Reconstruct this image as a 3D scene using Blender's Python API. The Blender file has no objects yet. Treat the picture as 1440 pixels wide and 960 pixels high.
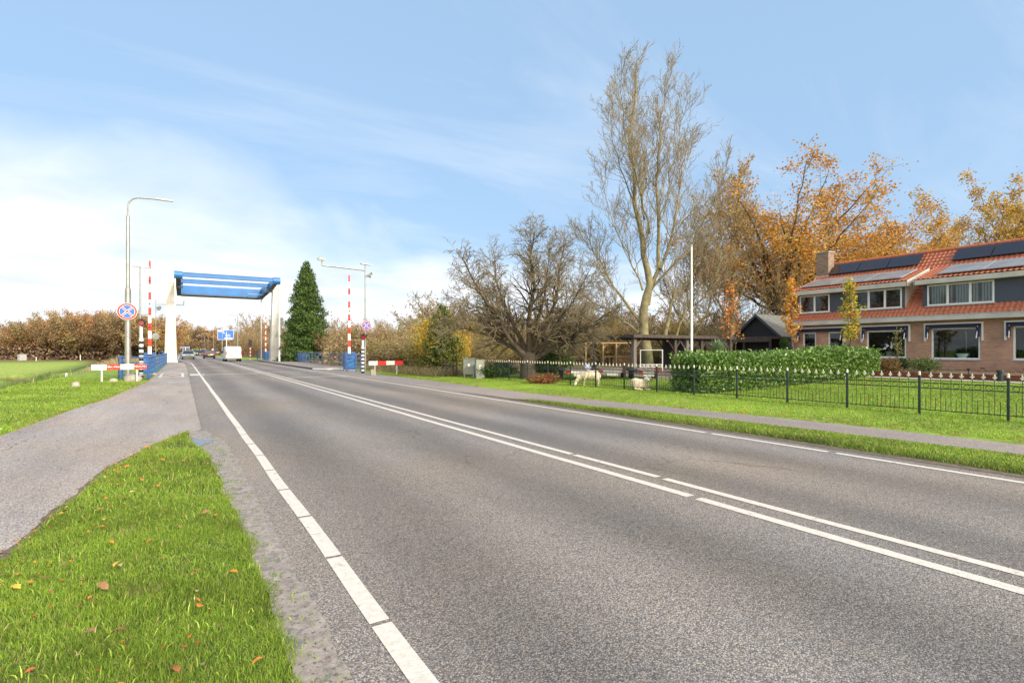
import bpy, bmesh, math, random
import numpy as np
from mathutils import Vector, Matrix, noise as mnoise
R = math.radians
rnd = random.Random(7)
nrs = np.random.RandomState(11)
SC = bpy.context.scene
COL = SC.collection

# ---------------------------------------------------------------- camera, sky, sun, exposure
cam_d = bpy.data.cameras.new("camera"); cam = bpy.data.objects.new("camera", cam_d); COL.objects.link(cam)
cam.location = (0, 0, 1.5); cam.rotation_euler = (R(90), 0, -math.atan2(464, 740))
cam_d.sensor_width = 36; cam_d.lens = 18.5; cam_d.shift_y = 12 / 1440
cam_d.clip_start = .05; cam_d.clip_end = 6000
SC.camera = cam
SUN_AZ, SUN_EL = R(168), R(27)          # clockwise from +Y (the road's direction), above the horizon
world = bpy.data.worlds.new("World"); SC.world = world; world.use_nodes = True
def build_world():
    nt = world.node_tree; N = nt.nodes; L = nt.links; N.clear()
    def nd(t, **k):
        n = N.new(t)
        for a, v in k.items(): setattr(n, a, v)
        return n
    def m(op, a, b=None, clamp=False):
        n = nd('ShaderNodeMath', operation=op, use_clamp=clamp)
        for i, v in ((0, a), (1, b)):
            if v is None: continue
            if isinstance(v, (int, float)): n.inputs[i].default_value = v
            else: L.new(v, n.inputs[i])
        return n.outputs[0]
    out = nd('ShaderNodeOutputWorld'); bg = nd('ShaderNodeBackground'); bg.inputs[1].default_value = SKY_STR
    sky = nd('ShaderNodeTexSky', sky_type='NISHITA', sun_disc=False, sun_elevation=SUN_EL, sun_rotation=SUN_AZ)
    sky.air_density = 1.0; sky.dust_density = .6; sky.ozone_density = 1.6
    tc = nd('ShaderNodeTexCoord'); sep = nd('ShaderNodeSeparateXYZ'); L.new(tc.outputs['Generated'], sep.inputs[0])
    x, y, z = sep.outputs
    # clouds live on a flat layer: direction / height
    zz = m('ADD', m('MAXIMUM', z, 0.0), .12)
    u = m('DIVIDE', x, zz); v = m('DIVIDE', y, zz)
    cb = nd('ShaderNodeCombineXYZ'); L.new(u, cb.inputs[0]); L.new(v, cb.inputs[1])
    n1 = nd('ShaderNodeTexNoise'); n1.inputs['Scale'].default_value = .62; n1.inputs['Detail'].default_value = 7; n1.inputs['Roughness'].default_value = .52; n1.inputs['Distortion'].default_value = .5
    L.new(cb.outputs[0], n1.inputs['Vector'])
    mp = nd('ShaderNodeMapping'); mp.inputs['Rotation'].default_value = (0, 0, .5); mp.inputs['Scale'].default_value = (.35, 1.1, 1); mp.inputs['Location'].default_value = (3.1, 1.7, 0)
    L.new(cb.outputs[0], mp.inputs[0])
    n2 = nd('ShaderNodeTexNoise'); n2.inputs['Scale'].default_value = 1.3; n2.inputs['Detail'].default_value = 9; n2.inputs['Roughness'].default_value = .6; n2.inputs['Distortion'].default_value = .8
    L.new(mp.outputs[0], n2.inputs['Vector'])
    # cloud bank: grows towards the horizon, mostly down the road (+Y, -X side)
    side = m('SUBTRACT', m('MULTIPLY', y, .78), m('MULTIPLY', x, .62))
    top = m('ADD', m('MULTIPLY', side, .17), .18)
    bank = m('DIVIDE', m('SUBTRACT', top, z), .17)
    a1 = m('ADD', m('MULTIPLY', m('SUBTRACT', n1.outputs[0], .5), 3.6), bank)
    cov = m('SMOOTH_MIN', a1, 1.0); cov.node.inputs[2].default_value = .5
    cov = m('MAXIMUM', cov, 0.0)
    cir = m('MULTIPLY', m('SUBTRACT', n2.outputs[0], .49, True), 1.1, True)
    tot = m('MAXIMUM', m('MULTIPLY', cov, .93), cir, True)
    n3 = nd('ShaderNodeTexNoise'); n3.inputs['Scale'].default_value = 1.6; n3.inputs['Detail'].default_value = 6
    L.new(cb.outputs[0], n3.inputs['Vector'])
    cr = nd('ShaderNodeValToRGB'); cr.color_ramp.elements[0].position = .3; cr.color_ramp.elements[0].color = (7.4, 7.9, 8.6, 1)
    cr.color_ramp.elements[1].position = .62; cr.color_ramp.elements[1].color = (9.9, 10.1, 10.4, 1)
    L.new(n3.outputs[0], cr.inputs[0])
    pale = nd('ShaderNodeMix', data_type='RGBA'); pale.inputs[0].default_value = SKY_PALE; L.new(sky.outputs[0], pale.inputs[6]); pale.inputs[7].default_value = (4.6, 6.9, 9.8, 1)
    mx = nd('ShaderNodeMix', data_type='RGBA'); L.new(tot, mx.inputs[0]); L.new(pale.outputs[2], mx.inputs[6]); L.new(cr.outputs[0], mx.inputs[7])
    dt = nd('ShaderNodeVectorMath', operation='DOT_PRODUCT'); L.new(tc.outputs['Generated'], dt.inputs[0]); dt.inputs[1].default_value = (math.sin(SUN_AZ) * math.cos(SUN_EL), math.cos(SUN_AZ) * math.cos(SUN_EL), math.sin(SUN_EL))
    gl = nd('ShaderNodeMapRange', interpolation_type='SMOOTHSTEP'); gl.inputs[1].default_value = .30; gl.inputs[2].default_value = .95; L.new(dt.outputs['Value'], gl.inputs[0])   # unseen glow round the sun, behind the camera, added to brighten the scene
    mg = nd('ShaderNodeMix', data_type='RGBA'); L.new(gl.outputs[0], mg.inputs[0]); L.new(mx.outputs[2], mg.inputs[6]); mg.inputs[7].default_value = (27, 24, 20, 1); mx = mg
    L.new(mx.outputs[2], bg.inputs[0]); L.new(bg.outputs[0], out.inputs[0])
SKY_STR, SKY_PALE = .079, .6
build_world()
sun_d = bpy.data.lights.new("sun", 'SUN'); sun_d.energy = 2.2; sun_d.angle = R(6); sun_d.color = (1, .93, .82)
sun = bpy.data.objects.new("sun", sun_d); COL.objects.link(sun)
_sd = Vector((math.sin(SUN_AZ) * math.cos(SUN_EL), math.cos(SUN_AZ) * math.cos(SUN_EL), math.sin(SUN_EL)))
sun.rotation_euler = _sd.to_track_quat('Z', 'Y').to_euler()
vs = SC.view_settings; vs.view_transform = 'Standard'; vs.look = 'None'; vs.gamma = 1; vs.exposure = .65; vs.use_curve_mapping = False
SC.cycles.max_bounces = 6; SC.cycles.transparent_max_bounces = 12; SC.cycles.caustics_reflective = False; SC.cycles.caustics_refractive = False
SC.cycles.use_denoising = True

# ---------------------------------------------------------------- materials
def mat(name, col, rough=.7, metal=0, var=0, vscale=4, col2=None, bump=0, bscale=30, attr=None, spec=.5, detail=5, emit=None, trans=0, stretch=None):
    mt = bpy.data.materials.new(name); mt.use_nodes = True; nt = mt.node_tree; b = nt.nodes['Principled BSDF']
    b.inputs['Roughness'].default_value = rough; b.inputs['Metallic'].default_value = metal; b.inputs['Specular IOR Level'].default_value = spec
    c = tuple(col) + (1,)
    b.inputs['Base Color'].default_value = c
    def N(t): return nt.nodes.new(t)
    tc = N('ShaderNodeTexCoord'); src = tc.outputs['Object']
    if stretch:
        mp = N('ShaderNodeMapping'); mp.inputs['Scale'].default_value = stretch; nt.links.new(src, mp.inputs[0]); src = mp.outputs[0]
    last = None
    if attr:
        a = N('ShaderNodeAttribute'); a.attribute_name = attr; last = a.outputs['Color']
    if var or col2:
        n = N('ShaderNodeTexNoise'); n.inputs['Scale'].default_value = vscale; n.inputs['Detail'].default_value = detail; nt.links.new(src, n.inputs['Vector'])
        r = N('ShaderNodeValToRGB'); r.color_ramp.elements[0].position = .32; r.color_ramp.elements[1].position = .68
        if attr:
            r.color_ramp.elements[0].color = (1 - var,) * 3 + (1,); r.color_ramp.elements[1].color = (1 + var,) * 3 + (1,)
            nt.links.new(n.outputs[0], r.inputs[0])
            mx = N('ShaderNodeMix'); mx.data_type = 'RGBA'; mx.blend_type = 'MULTIPLY'; mx.inputs[0].default_value = 1
            nt.links.new(last, mx.inputs[6]); nt.links.new(r.outputs[0], mx.inputs[7]); last = mx.outputs[2]
        else:
            c2 = tuple(col2) + (1,) if col2 else tuple(v * (1 - var) for v in col) + (1,)
            c1 = c if col2 else tuple(min(1, v * (1 + var)) for v in col) + (1,)
            r.color_ramp.elements[0].color = c2; r.color_ramp.elements[1].color = c1
            nt.links.new(n.outputs[0], r.inputs[0]); last = r.outputs[0]
    if last: nt.links.new(last, b.inputs['Base Color'])
    if bump:
        n = N('ShaderNodeTexNoise'); n.inputs['Scale'].default_value = bscale; n.inputs['Detail'].default_value = 4; nt.links.new(src, n.inputs['Vector'])
        bm = N('ShaderNodeBump'); bm.inputs['Strength'].default_value = bump; bm.inputs['Distance'].default_value = .02
        nt.links.new(n.outputs[0], bm.inputs['Height']); nt.links.new(bm.outputs[0], b.inputs['Normal'])
    if trans:     # thin leaf: let some light through
        t = N('ShaderNodeBsdfTranslucent'); ms = N('ShaderNodeMixShader'); ms.inputs[0].default_value = trans
        if last: nt.links.new(last, t.inputs[0])
        else: t.inputs[0].default_value = c
        nt.links.new(b.outputs[0], ms.inputs[1]); nt.links.new(t.outputs[0], ms.inputs[2]); nt.links.new(ms.outputs[0], nt.nodes['Material Output'].inputs[0])
    if emit:
        b.inputs['Emission Color'].default_value = tuple(emit[:3]) + (1,); b.inputs['Emission Strength'].default_value = emit[3]
    return mt

def asphalt_mat(name, lo, hi, tint, scale=75, wet=0, tracks=False, patch=.35, cracks=0):
    mt = bpy.data.materials.new(name); mt.use_nodes = True; nt = mt.node_tree; b = nt.nodes['Principled BSDF']; L = nt.links
    def N(t): return nt.nodes.new(t)
    tc = N('ShaderNodeTexCoord')
    v = N('ShaderNodeTexVoronoi'); v.inputs['Scale'].default_value = scale; L.new(tc.outputs['Object'], v.inputs['Vector'])
    sp = N('ShaderNodeSeparateColor'); L.new(v.outputs['Color'], sp.inputs[0])
    r = N('ShaderNodeValToRGB'); e = r.color_ramp.elements; e[0].position = 0; e[0].color = tuple(lo * t for t in tint) + (1,)
    e[1].position = 1; e[1].color = tuple(hi * t for t in tint) + (1,)
    q = e.new(.62); q.color = tuple((lo * .55 + hi * .45) * t for t in tint) + (1,)
    L.new(sp.outputs[0], r.inputs[0])
    tn = N('ShaderNodeValToRGB'); tn.color_ramp.elements[0].position = .25; tn.color_ramp.elements[0].color = (.93, .96, 1.0, 1); tn.color_ramp.elements[1].position = .75; tn.color_ramp.elements[1].color = (1.09, 1.0, .89, 1); L.new(sp.outputs[1], tn.inputs[0])
    mt_ = N('ShaderNodeMix'); mt_.data_type = 'RGBA'; mt_.blend_type = 'MULTIPLY'; mt_.inputs[0].default_value = 1; L.new(r.outputs[0], mt_.inputs[6]); L.new(tn.outputs[0], mt_.inputs[7])
    # dark gaps between stones
    rr = N('ShaderNodeValToRGB'); rr.color_ramp.elements[0].position = .35; rr.color_ramp.elements[0].color = (1, 1, 1, 1); rr.color_ramp.elements[1].position = .75; rr.color_ramp.elements[1].color = (.35, .35, .36, 1)
    L.new(v.outputs['Distance'], rr.inputs[0])
    m1 = N('ShaderNodeMix'); m1.data_type = 'RGBA'; m1.blend_type = 'MULTIPLY'; m1.inputs[0].default_value = .85; L.new(mt_.outputs[2], m1.inputs[6]); L.new(rr.outputs[0], m1.inputs[7])
    n = N('ShaderNodeTexNoise'); n.inputs['Scale'].default_value = .45; n.inputs['Detail'].default_value = 6; n.inputs['Roughness'].default_value = .6
    mp = N('ShaderNodeMapping'); mp.inputs['Scale'].default_value = (1.6, .35, 1); L.new(tc.outputs['Object'], mp.inputs[0]); L.new(mp.outputs[0], n.inputs['Vector'])
    r2 = N('ShaderNodeValToRGB'); r2.color_ramp.elements[0].position = .3; r2.color_ramp.elements[1].position = .7
    r2.color_ramp.elements[0].color = (1 - patch, 1 - patch, 1 - patch * .95, 1); r2.color_ramp.elements[1].color = (1 + patch * .5, 1 + patch * .45, 1 + patch * .38, 1)
    L.new(n.outputs[0], r2.inputs[0])
    m2 = N('ShaderNodeMix'); m2.data_type = 'RGBA'; m2.blend_type = 'MULTIPLY'; m2.inputs[0].default_value = 1; L.new(m1.outputs[2], m2.inputs[6]); L.new(r2.outputs[0], m2.inputs[7])
    last = m2.outputs[2]
    if tracks:     # wheel tracks worn paler, oil-dark middle of each lane: a wear pattern along the road
        s = N('ShaderNodeSeparateXYZ'); L.new(tc.outputs['Object'], s.inputs[0])
        w = N('ShaderNodeMath'); w.operation = 'MULTIPLY_ADD'; L.new(s.outputs[0], w.inputs[0]); w.inputs[1].default_value = 2 * math.pi / 1.78; w.inputs[2].default_value = -.9
        sn = N('ShaderNodeMath'); sn.operation = 'SINE'; L.new(w.outputs[0], sn.inputs[0])
        n5 = N('ShaderNodeTexNoise'); n5.inputs['Scale'].default_value = .3; L.new(tc.outputs['Object'], n5.inputs['Vector'])
        mm = N('ShaderNodeMath'); mm.operation = 'MULTIPLY'; L.new(sn.outputs[0], mm.inputs[0]); L.new(n5.outputs[0], mm.inputs[1])
        r3 = N('ShaderNodeMapRange'); r3.inputs[1].default_value = -.5; r3.inputs[2].default_value = .5; r3.inputs[3].default_value = .78; r3.inputs[4].default_value = 1.16; L.new(mm.outputs[0], r3.inputs[0])
        m3 = N('ShaderNodeVectorMath'); m3.operation = 'SCALE'; L.new(last, m3.inputs[0]); L.new(r3.outputs[0], m3.inputs[3]); last = m3.outputs[0]
    if cracks:     # fine wandering cracks, only in some places
        dn = N('ShaderNodeTexNoise'); dn.inputs['Scale'].default_value = 3; dn.inputs['Detail'].default_value = 5; L.new(tc.outputs['Object'], dn.inputs['Vector'])
        va = N('ShaderNodeVectorMath'); va.operation = 'MULTIPLY_ADD'; L.new(dn.outputs['Color'], va.inputs[0]); va.inputs[1].default_value = (.5, .5, 0); L.new(tc.outputs['Object'], va.inputs[2])
        ve = N('ShaderNodeTexVoronoi'); ve.feature = 'DISTANCE_TO_EDGE'; ve.inputs['Scale'].default_value = .55; L.new(va.outputs[0], ve.inputs['Vector'])
        n7 = N('ShaderNodeTexNoise'); n7.inputs['Scale'].default_value = .35; n7.inputs['Detail'].default_value = 2; L.new(tc.outputs['Object'], n7.inputs['Vector'])
        w7 = N('ShaderNodeMapRange'); w7.inputs[1].default_value = .5; w7.inputs[2].default_value = .75; w7.inputs[3].default_value = .0; w7.inputs[4].default_value = .014; L.new(n7.outputs[0], w7.inputs[0])
        lt = N('ShaderNodeMath'); lt.operation = 'LESS_THAN'; L.new(ve.outputs['Distance'], lt.inputs[0]); L.new(w7.outputs[0], lt.inputs[1])
        mu = N('ShaderNodeMath'); mu.operation = 'MULTIPLY'; L.new(lt.outputs[0], mu.inputs[0]); mu.inputs[1].default_value = .6 * cracks
        m4 = N('ShaderNodeMix'); m4.data_type = 'RGBA'; L.new(mu.outputs[0], m4.inputs[0]); L.new(last, m4.inputs[6]); m4.inputs[7].default_value = (.03, .028, .025, 1); last = m4.outputs[2]
        # brown dust and oil in big soft patches
        n8 = N('ShaderNodeTexNoise'); n8.inputs['Scale'].default_value = .18; n8.inputs['Detail'].default_value = 5; L.new(tc.outputs['Object'], n8.inputs['Vector'])
        r8 = N('ShaderNodeValToRGB'); r8.color_ramp.elements[0].position = .38; r8.color_ramp.elements[0].color = (.92, .94, .98, 1); r8.color_ramp.elements[1].position = .62; r8.color_ramp.elements[1].color = (1.08, 1.0, .9, 1); L.new(n8.outputs[0], r8.inputs[0])
        m5 = N('ShaderNodeMix'); m5.data_type = 'RGBA'; m5.blend_type = 'MULTIPLY'; m5.inputs[0].default_value = 1; L.new(last, m5.inputs[6]); L.new(r8.outputs[0], m5.inputs[7]); last = m5.outputs[2]
    L.new(last, b.inputs['Base Color'])
    b.inputs['Roughness'].default_value = .72 if not wet else .45
    b.inputs['Specular IOR Level'].default_value = .4
    bp = N('ShaderNodeBump'); bp.inputs['Strength'].default_value = .55; bp.inputs['Distance'].default_value = .006; bp.invert = True
    L.new(v.outputs['Distance'], bp.inputs['Height']); L.new(bp.outputs[0], b.inputs['Normal'])
    return mt

def brick_mat(name, c1, c2, mortar, axis='Y'):
    mt = bpy.data.materials.new(name); mt.use_nodes = True; nt = mt.node_tree; b = nt.nodes['Principled BSDF']; L = nt.links
    tc = nt.nodes.new('ShaderNodeTexCoord'); s = nt.nodes.new('ShaderNodeSeparateXYZ'); L.new(tc.outputs['Object'], s.inputs[0])
    c = nt.nodes.new('ShaderNodeCombineXYZ')
    ad = nt.nodes.new('ShaderNodeMath'); L.new(s.outputs[0], ad.inputs[0]); L.new(s.outputs[1], ad.inputs[1]); L.new(ad.outputs[0], c.inputs[0]); L.new(s.outputs[2], c.inputs[1])
    t = nt.nodes.new('ShaderNodeTexBrick'); t.inputs['Scale'].default_value = 1; t.inputs['Brick Width'].default_value = .22; t.inputs['Row Height'].default_value = .065; t.inputs['Mortar Size'].default_value = .006
    t.inputs['Color1'].default_value = c1 + (1,); t.inputs['Color2'].default_value = c2 + (1,); t.inputs['Mortar'].default_value = mortar + (1,); t.inputs['Bias'].default_value = 0
    L.new(c.outputs[0], t.inputs['Vector'])
    n = nt.nodes.new('ShaderNodeTexNoise'); n.inputs['Scale'].default_value = 1.2; n.inputs['Detail'].default_value = 8; L.new(tc.outputs['Object'], n.inputs['Vector'])
    r = nt.nodes.new('ShaderNodeMapRange'); r.inputs[1].default_value = .3; r.inputs[2].default_value = .7; r.inputs[3].default_value = .82; r.inputs[4].default_value = 1.15; L.new(n.outputs[0], r.inputs[0])
    m = nt.nodes.new('ShaderNodeVectorMath'); m.operation = 'SCALE'; L.new(t.outputs[0], m.inputs[0]); L.new(r.outputs[0], m.inputs[3]); L.new(m.outputs[0], b.inputs['Base Color'])
    bp = nt.nodes.new('ShaderNodeBump'); bp.inputs['Strength'].default_value = .6; bp.inputs['Distance'].default_value = .01; bp.invert = True; L.new(t.outputs['Fac'], bp.inputs['Height']); L.new(bp.outputs[0], b.inputs['Normal'])
    b.inputs['Roughness'].default_value = .88
    return mt

def glass_mat(name, tint=(.9, .95, .95), refl=1.0, see=.85):
    mt = bpy.data.materials.new(name); mt.use_nodes = True; nt = mt.node_tree; L = nt.links; nt.nodes.clear()
    o = nt.nodes.new('ShaderNodeOutputMaterial'); g = nt.nodes.new('ShaderNodeBsdfGlossy'); g.inputs['Roughness'].default_value = .02; g.inputs[0].default_value = (refl, refl, refl, 1)
    t = nt.nodes.new('ShaderNodeBsdfTransparent'); t.inputs[0].default_value = tuple(v * see for v in tint) + (1,)
    f = nt.nodes.new('ShaderNodeFresnel'); f.inputs[0].default_value = 1.42
    ms = nt.nodes.new('ShaderNodeMixShader'); L.new(f.outputs[0], ms.inputs[0]); L.new(t.outputs[0], ms.inputs[1]); L.new(g.outputs[0], ms.inputs[2]); L.new(ms.outputs[0], o.inputs[0])
    return mt

def wear(mt, sc, lo, hi, col):
    nt = mt.node_tree; b = nt.nodes['Principled BSDF']; a = b.inputs['Base Color'].links[0].from_socket; tc = nt.nodes.new('ShaderNodeTexCoord'); n = nt.nodes.new('ShaderNodeTexNoise'); n.inputs['Scale'].default_value = sc; n.inputs['Detail'].default_value = 10; n.inputs['Roughness'].default_value = .72; nt.links.new(tc.outputs['Object'], n.inputs['Vector'])
    r = nt.nodes.new('ShaderNodeMapRange'); r.inputs[1].default_value = lo; r.inputs[2].default_value = hi; nt.links.new(n.outputs[0], r.inputs[0]); mx = nt.nodes.new('ShaderNodeMix'); mx.data_type = 'RGBA'; nt.links.new(r.outputs[0], mx.inputs[0]); nt.links.new(a, mx.inputs[6]); mx.inputs[7].default_value = col + (1,); nt.links.new(mx.outputs[2], b.inputs['Base Color'])
M = {}
M['asphalt'] = asphalt_mat('asphalt', .14, .48, (1.0, .935, .875), 125, tracks=True, patch=.22, cracks=.5)
M['path'] = asphalt_mat('old path asphalt', .27, .72, (1.0, .92, .87), 95, patch=.3, cracks=1)
M['redpath'] = asphalt_mat('reddish path asphalt', .22, .58, (1.0, .88, .83), 100, patch=.22)
M['mud'] = mat('wet sandy mud', (.40, .345, .30), .5, col2=(.23, .19, .16), vscale=13, bump=.5, bscale=130, detail=14)
wear(M['mud'], 34, .54, .60, (.11, .09, .065)); wear(M['mud'], 5, .55, .62, (.17, .16, .15))
M['soil'] = mat('bare soil', (.17, .13, .09), .9, col2=(.09, .07, .05), vscale=9, bump=.9, bscale=25)
M['puddle'] = mat('puddle water', (.16, .15, .14), .12, col2=(.05, .05, .055), vscale=30, spec=.8)
M['paint'] = mat('worn white road paint', (.68, .63, .56), .6, col2=(.54, .50, .44), vscale=22, bump=.3, bscale=70, detail=9)
wear(M['paint'], 7, .60, .66, (.24, .22, .20))
M['grout'] = mat('paint crack', (.2, .19, .18), .8, var=.1)
M['ground'] = mat('ground cover', (.1, .2, .05), .95, var=.28, vscale=2.2, attr='Col', bump=1, bscale=9, detail=9, spec=.15)
M['turf'] = mat('turf soil', (.10, .15, .03), .95, col2=(.07, .08, .03), vscale=14, bump=1, bscale=40, spec=.1)
M['blade'] = mat('grass blade', (.15, .28, .04), .55, attr='Col', spec=.3, trans=.35)
M['leaf'] = mat('tree leaf', (.3, .2, .05), .6, attr='Col', spec=.25, trans=.35)
M['leaf_var'] = mat('tree leaf of the wood', (.3, .2, .05), .6, attr='Col', spec=.25, trans=.3)
def tint_by_object(mt):
    nt = mt.node_tree; b = nt.nodes['Principled BSDF']; a = b.inputs['Base Color'].links[0].from_socket; oi = nt.nodes.new('ShaderNodeObjectInfo'); mx = nt.nodes.new('ShaderNodeMix'); mx.data_type = 'RGBA'; mx.blend_type = 'MULTIPLY'; mx.inputs[0].default_value = 1
    nt.links.new(a, mx.inputs[6]); nt.links.new(oi.outputs['Color'], mx.inputs[7]); nt.links.new(mx.outputs[2], b.inputs['Base Color']); nt.links.new(mx.outputs[2], nt.nodes['Translucent BSDF'].inputs[0])
tint_by_object(M['leaf_var'])
M['laurel'] = mat('laurel leaf', (.1, .2, .04), .32, attr='Col', spec=.5, trans=.2)
M['bark'] = mat('bark', (.25, .21, .14), .9, col2=(.12, .11, .07), vscale=3, bump=.8, bscale=18, stretch=(1, 1, .35), spec=.1)
M['bark_mossy'] = mat('mossy bark', (.33, .29, .14), .9, col2=(.17, .14, .09), vscale=2.2, bump=.9, bscale=14, spec=.1)
M['bark_dark'] = mat('dark bark', (.13, .10, .075), .9, col2=(.07, .055, .04), vscale=3, bump=.8, bscale=14, spec=.1)
M['twig'] = mat('twigs', (.29, .235, .145), .9, col2=(.18, .145, .095), vscale=.9, spec=.1)
M['twig_pale'] = mat('pale twigs', (.36, .295, .19), .9, col2=(.25, .205, .13), vscale=.6, spec=.1)
M['twig_red'] = mat('reddish twigs', (.30, .17, .11), .9, col2=(.20, .12, .08), vscale=.6, spec=.1)
M['steel'] = mat('galvanised steel', (.40, .385, .36), .42, .75, var=.15, vscale=3)
M['steel_lt'] = mat('dull zinc', (.5, .5, .5), .55, .45, var=.1, vscale=4)
M['grey'] = mat('grey paint', (.42, .42, .40), .6, var=.08)
M['white'] = mat('white paint', (.80, .79, .76), .5, var=.04, vscale=6)
M['cream'] = mat('weathered white tower paint', (.72, .70, .66), .5, col2=(.54, .51, .46), vscale=.8, detail=8)
M['blue'] = mat('bridge blue paint', (.03, .19, .52), .42, col2=(.035, .15, .38), vscale=1.1)
M['blue_dk'] = mat('barrier blue paint', (.035, .13, .36), .42, col2=(.025, .08, .22), vscale=2.5)
M['blue_rail'] = mat('railing blue paint', (.10, .20, .42), .45, col2=(.08, .13, .26), vscale=3)
M['girder_dk'] = mat('dark bitumen paint', (.09, .085, .08), .7, var=.2)
M['red'] = mat('signal red', (.70, .03, .02), .4, col2=(.60, .035, .02), vscale=5)
M['redlamp'] = mat('red lens', (.28, .012, .012), .15, spec=.8)
M['sign_blue'] = mat('sign blue', (.03, .15, .60), .35, var=.05)
M['sign_white'] = mat('sign white', (.85, .86, .87), .4, var=.02)
M['black'] = mat('black paint', (.02, .02, .022), .45, var=.2)
M['black_wood'] = mat('black stained boards', (.018, .019, .022), .65, col2=(.03, .03, .034), vscale=3, stretch=(1, 1, 14))
M['rubber'] = mat('rubber', (.02, .02, .02), .85, var=.2)
M['fence'] = mat('dark green fence paint', (.018, .03, .028), .4, var=.3, vscale=5)
M['finial'] = mat('cream finial paint', (.72, .65, .52), .5, var=.12, vscale=20)
M['brick'] = brick_mat('pale red brick', (.54, .285, .18), (.40, .215, .14), (.42, .33, .24))
M['brick_dk'] = brick_mat('weathered chimney brick', (.33, .22, .15), (.20, .13, .10), (.30, .26, .21))
M['tile'] = mat('orange clay tile', (.56, .165, .07), .6, col2=(.36, .11, .06), vscale=7, detail=8)
wear(M['tile'], 3.2, .56, .70, (.27, .13, .075)); wear(M['tile'], 40, .62, .72, (.20, .15, .09))
M['tile_old'] = mat('mossy orange tile', (.40, .17, .09), .8, col2=(.22, .17, .09), vscale=3)
M['greytile'] = mat('grey roof tile', (.19, .20, .19), .7, col2=(.12, .13, .12), vscale=2.5, stretch=(1, 1, 6))
M['fascia'] = mat('cream fascia', (.62, .58, .50), .5, col2=(.45, .42, .36), vscale=1.2)
M['slate'] = mat('blue-grey cladding', (.055, .065, .09), .5, var=.15, vscale=3, stretch=(1, 1, 18))
M['cladding'] = mat('cream cladding', (.60, .56, .48), .6, var=.08)
M['solar'] = mat('solar cell glass', (.012, .012, .022), .18, col2=(.02, .014, .018), vscale=1.5, spec=.6)
M['solar_lo'] = mat('solar glass with painted sky reflection', (.26, .25, .24), .3, col2=(.17, .16, .155), vscale=1.2, spec=.9)  # lower panels: the sky's reflection is painted in as a paler base colour
M['awning'] = mat('navy awning cloth', (.02, .022, .05), .8, var=.2)
M['glass'] = glass_mat('window glass')
M['carglass'] = mat('car glass', (.03, .04, .05), .08, spec=.9)
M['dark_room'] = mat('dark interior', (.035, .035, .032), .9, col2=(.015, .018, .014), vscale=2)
M['corten'] = mat('rusty edging', (.20, .062, .03), .85, col2=(.12, .035, .02), vscale=2.5)
M['wood'] = mat('dark brown timber', (.05, .036, .03), .8, col2=(.09, .07, .06), vscale=3, stretch=(3, 3, .6))
M['wood_grey'] = mat('weathered grey timber', (.21, .19, .175), .85, col2=(.12, .10, .09), vscale=4, stretch=(4, 4, .6))
M['wood_yel'] = mat('new yellow timber', (.42, .29, .14), .7, col2=(.33, .22, .11), vscale=4, stretch=(3, 3, .5))
M['wool'] = mat('sheep wool', (.78, .68, .52), .95, col2=(.56, .45, .30), vscale=9, bump=1, bscale=28, spec=.05)
M['face'] = mat('white sheep face', (.74, .70, .64), .8, var=.08)
M['cabinet'] = mat('grey-green cabinet', (.36, .37, .31), .6, col2=(.29, .29, .24), vscale=2.5)
M['concrete'] = mat('concrete', (.46, .43, .38), .9, col2=(.30, .28, .24), vscale=3, bump=.4)
M['stone'] = mat('pale boulder', (.42, .38, .32), .9, col2=(.30, .27, .21), vscale=5, bump=.7, bscale=12)
M['water'] = mat('canal water', (.03, .04, .035), .08, var=.2, vscale=.5, bump=.25, bscale=2, spec=.7)
M['plate'] = mat('yellow number plate', (.75, .50, .03), .5, var=.03)
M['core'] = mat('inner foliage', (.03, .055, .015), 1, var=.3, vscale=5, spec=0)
M['carwhite'] = mat('white car paint', (.78, .79, .80), .25, var=.03, vscale=2)
M['pot'] = mat('white glazed pot', (.72, .76, .70), .3, var=.05)

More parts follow.
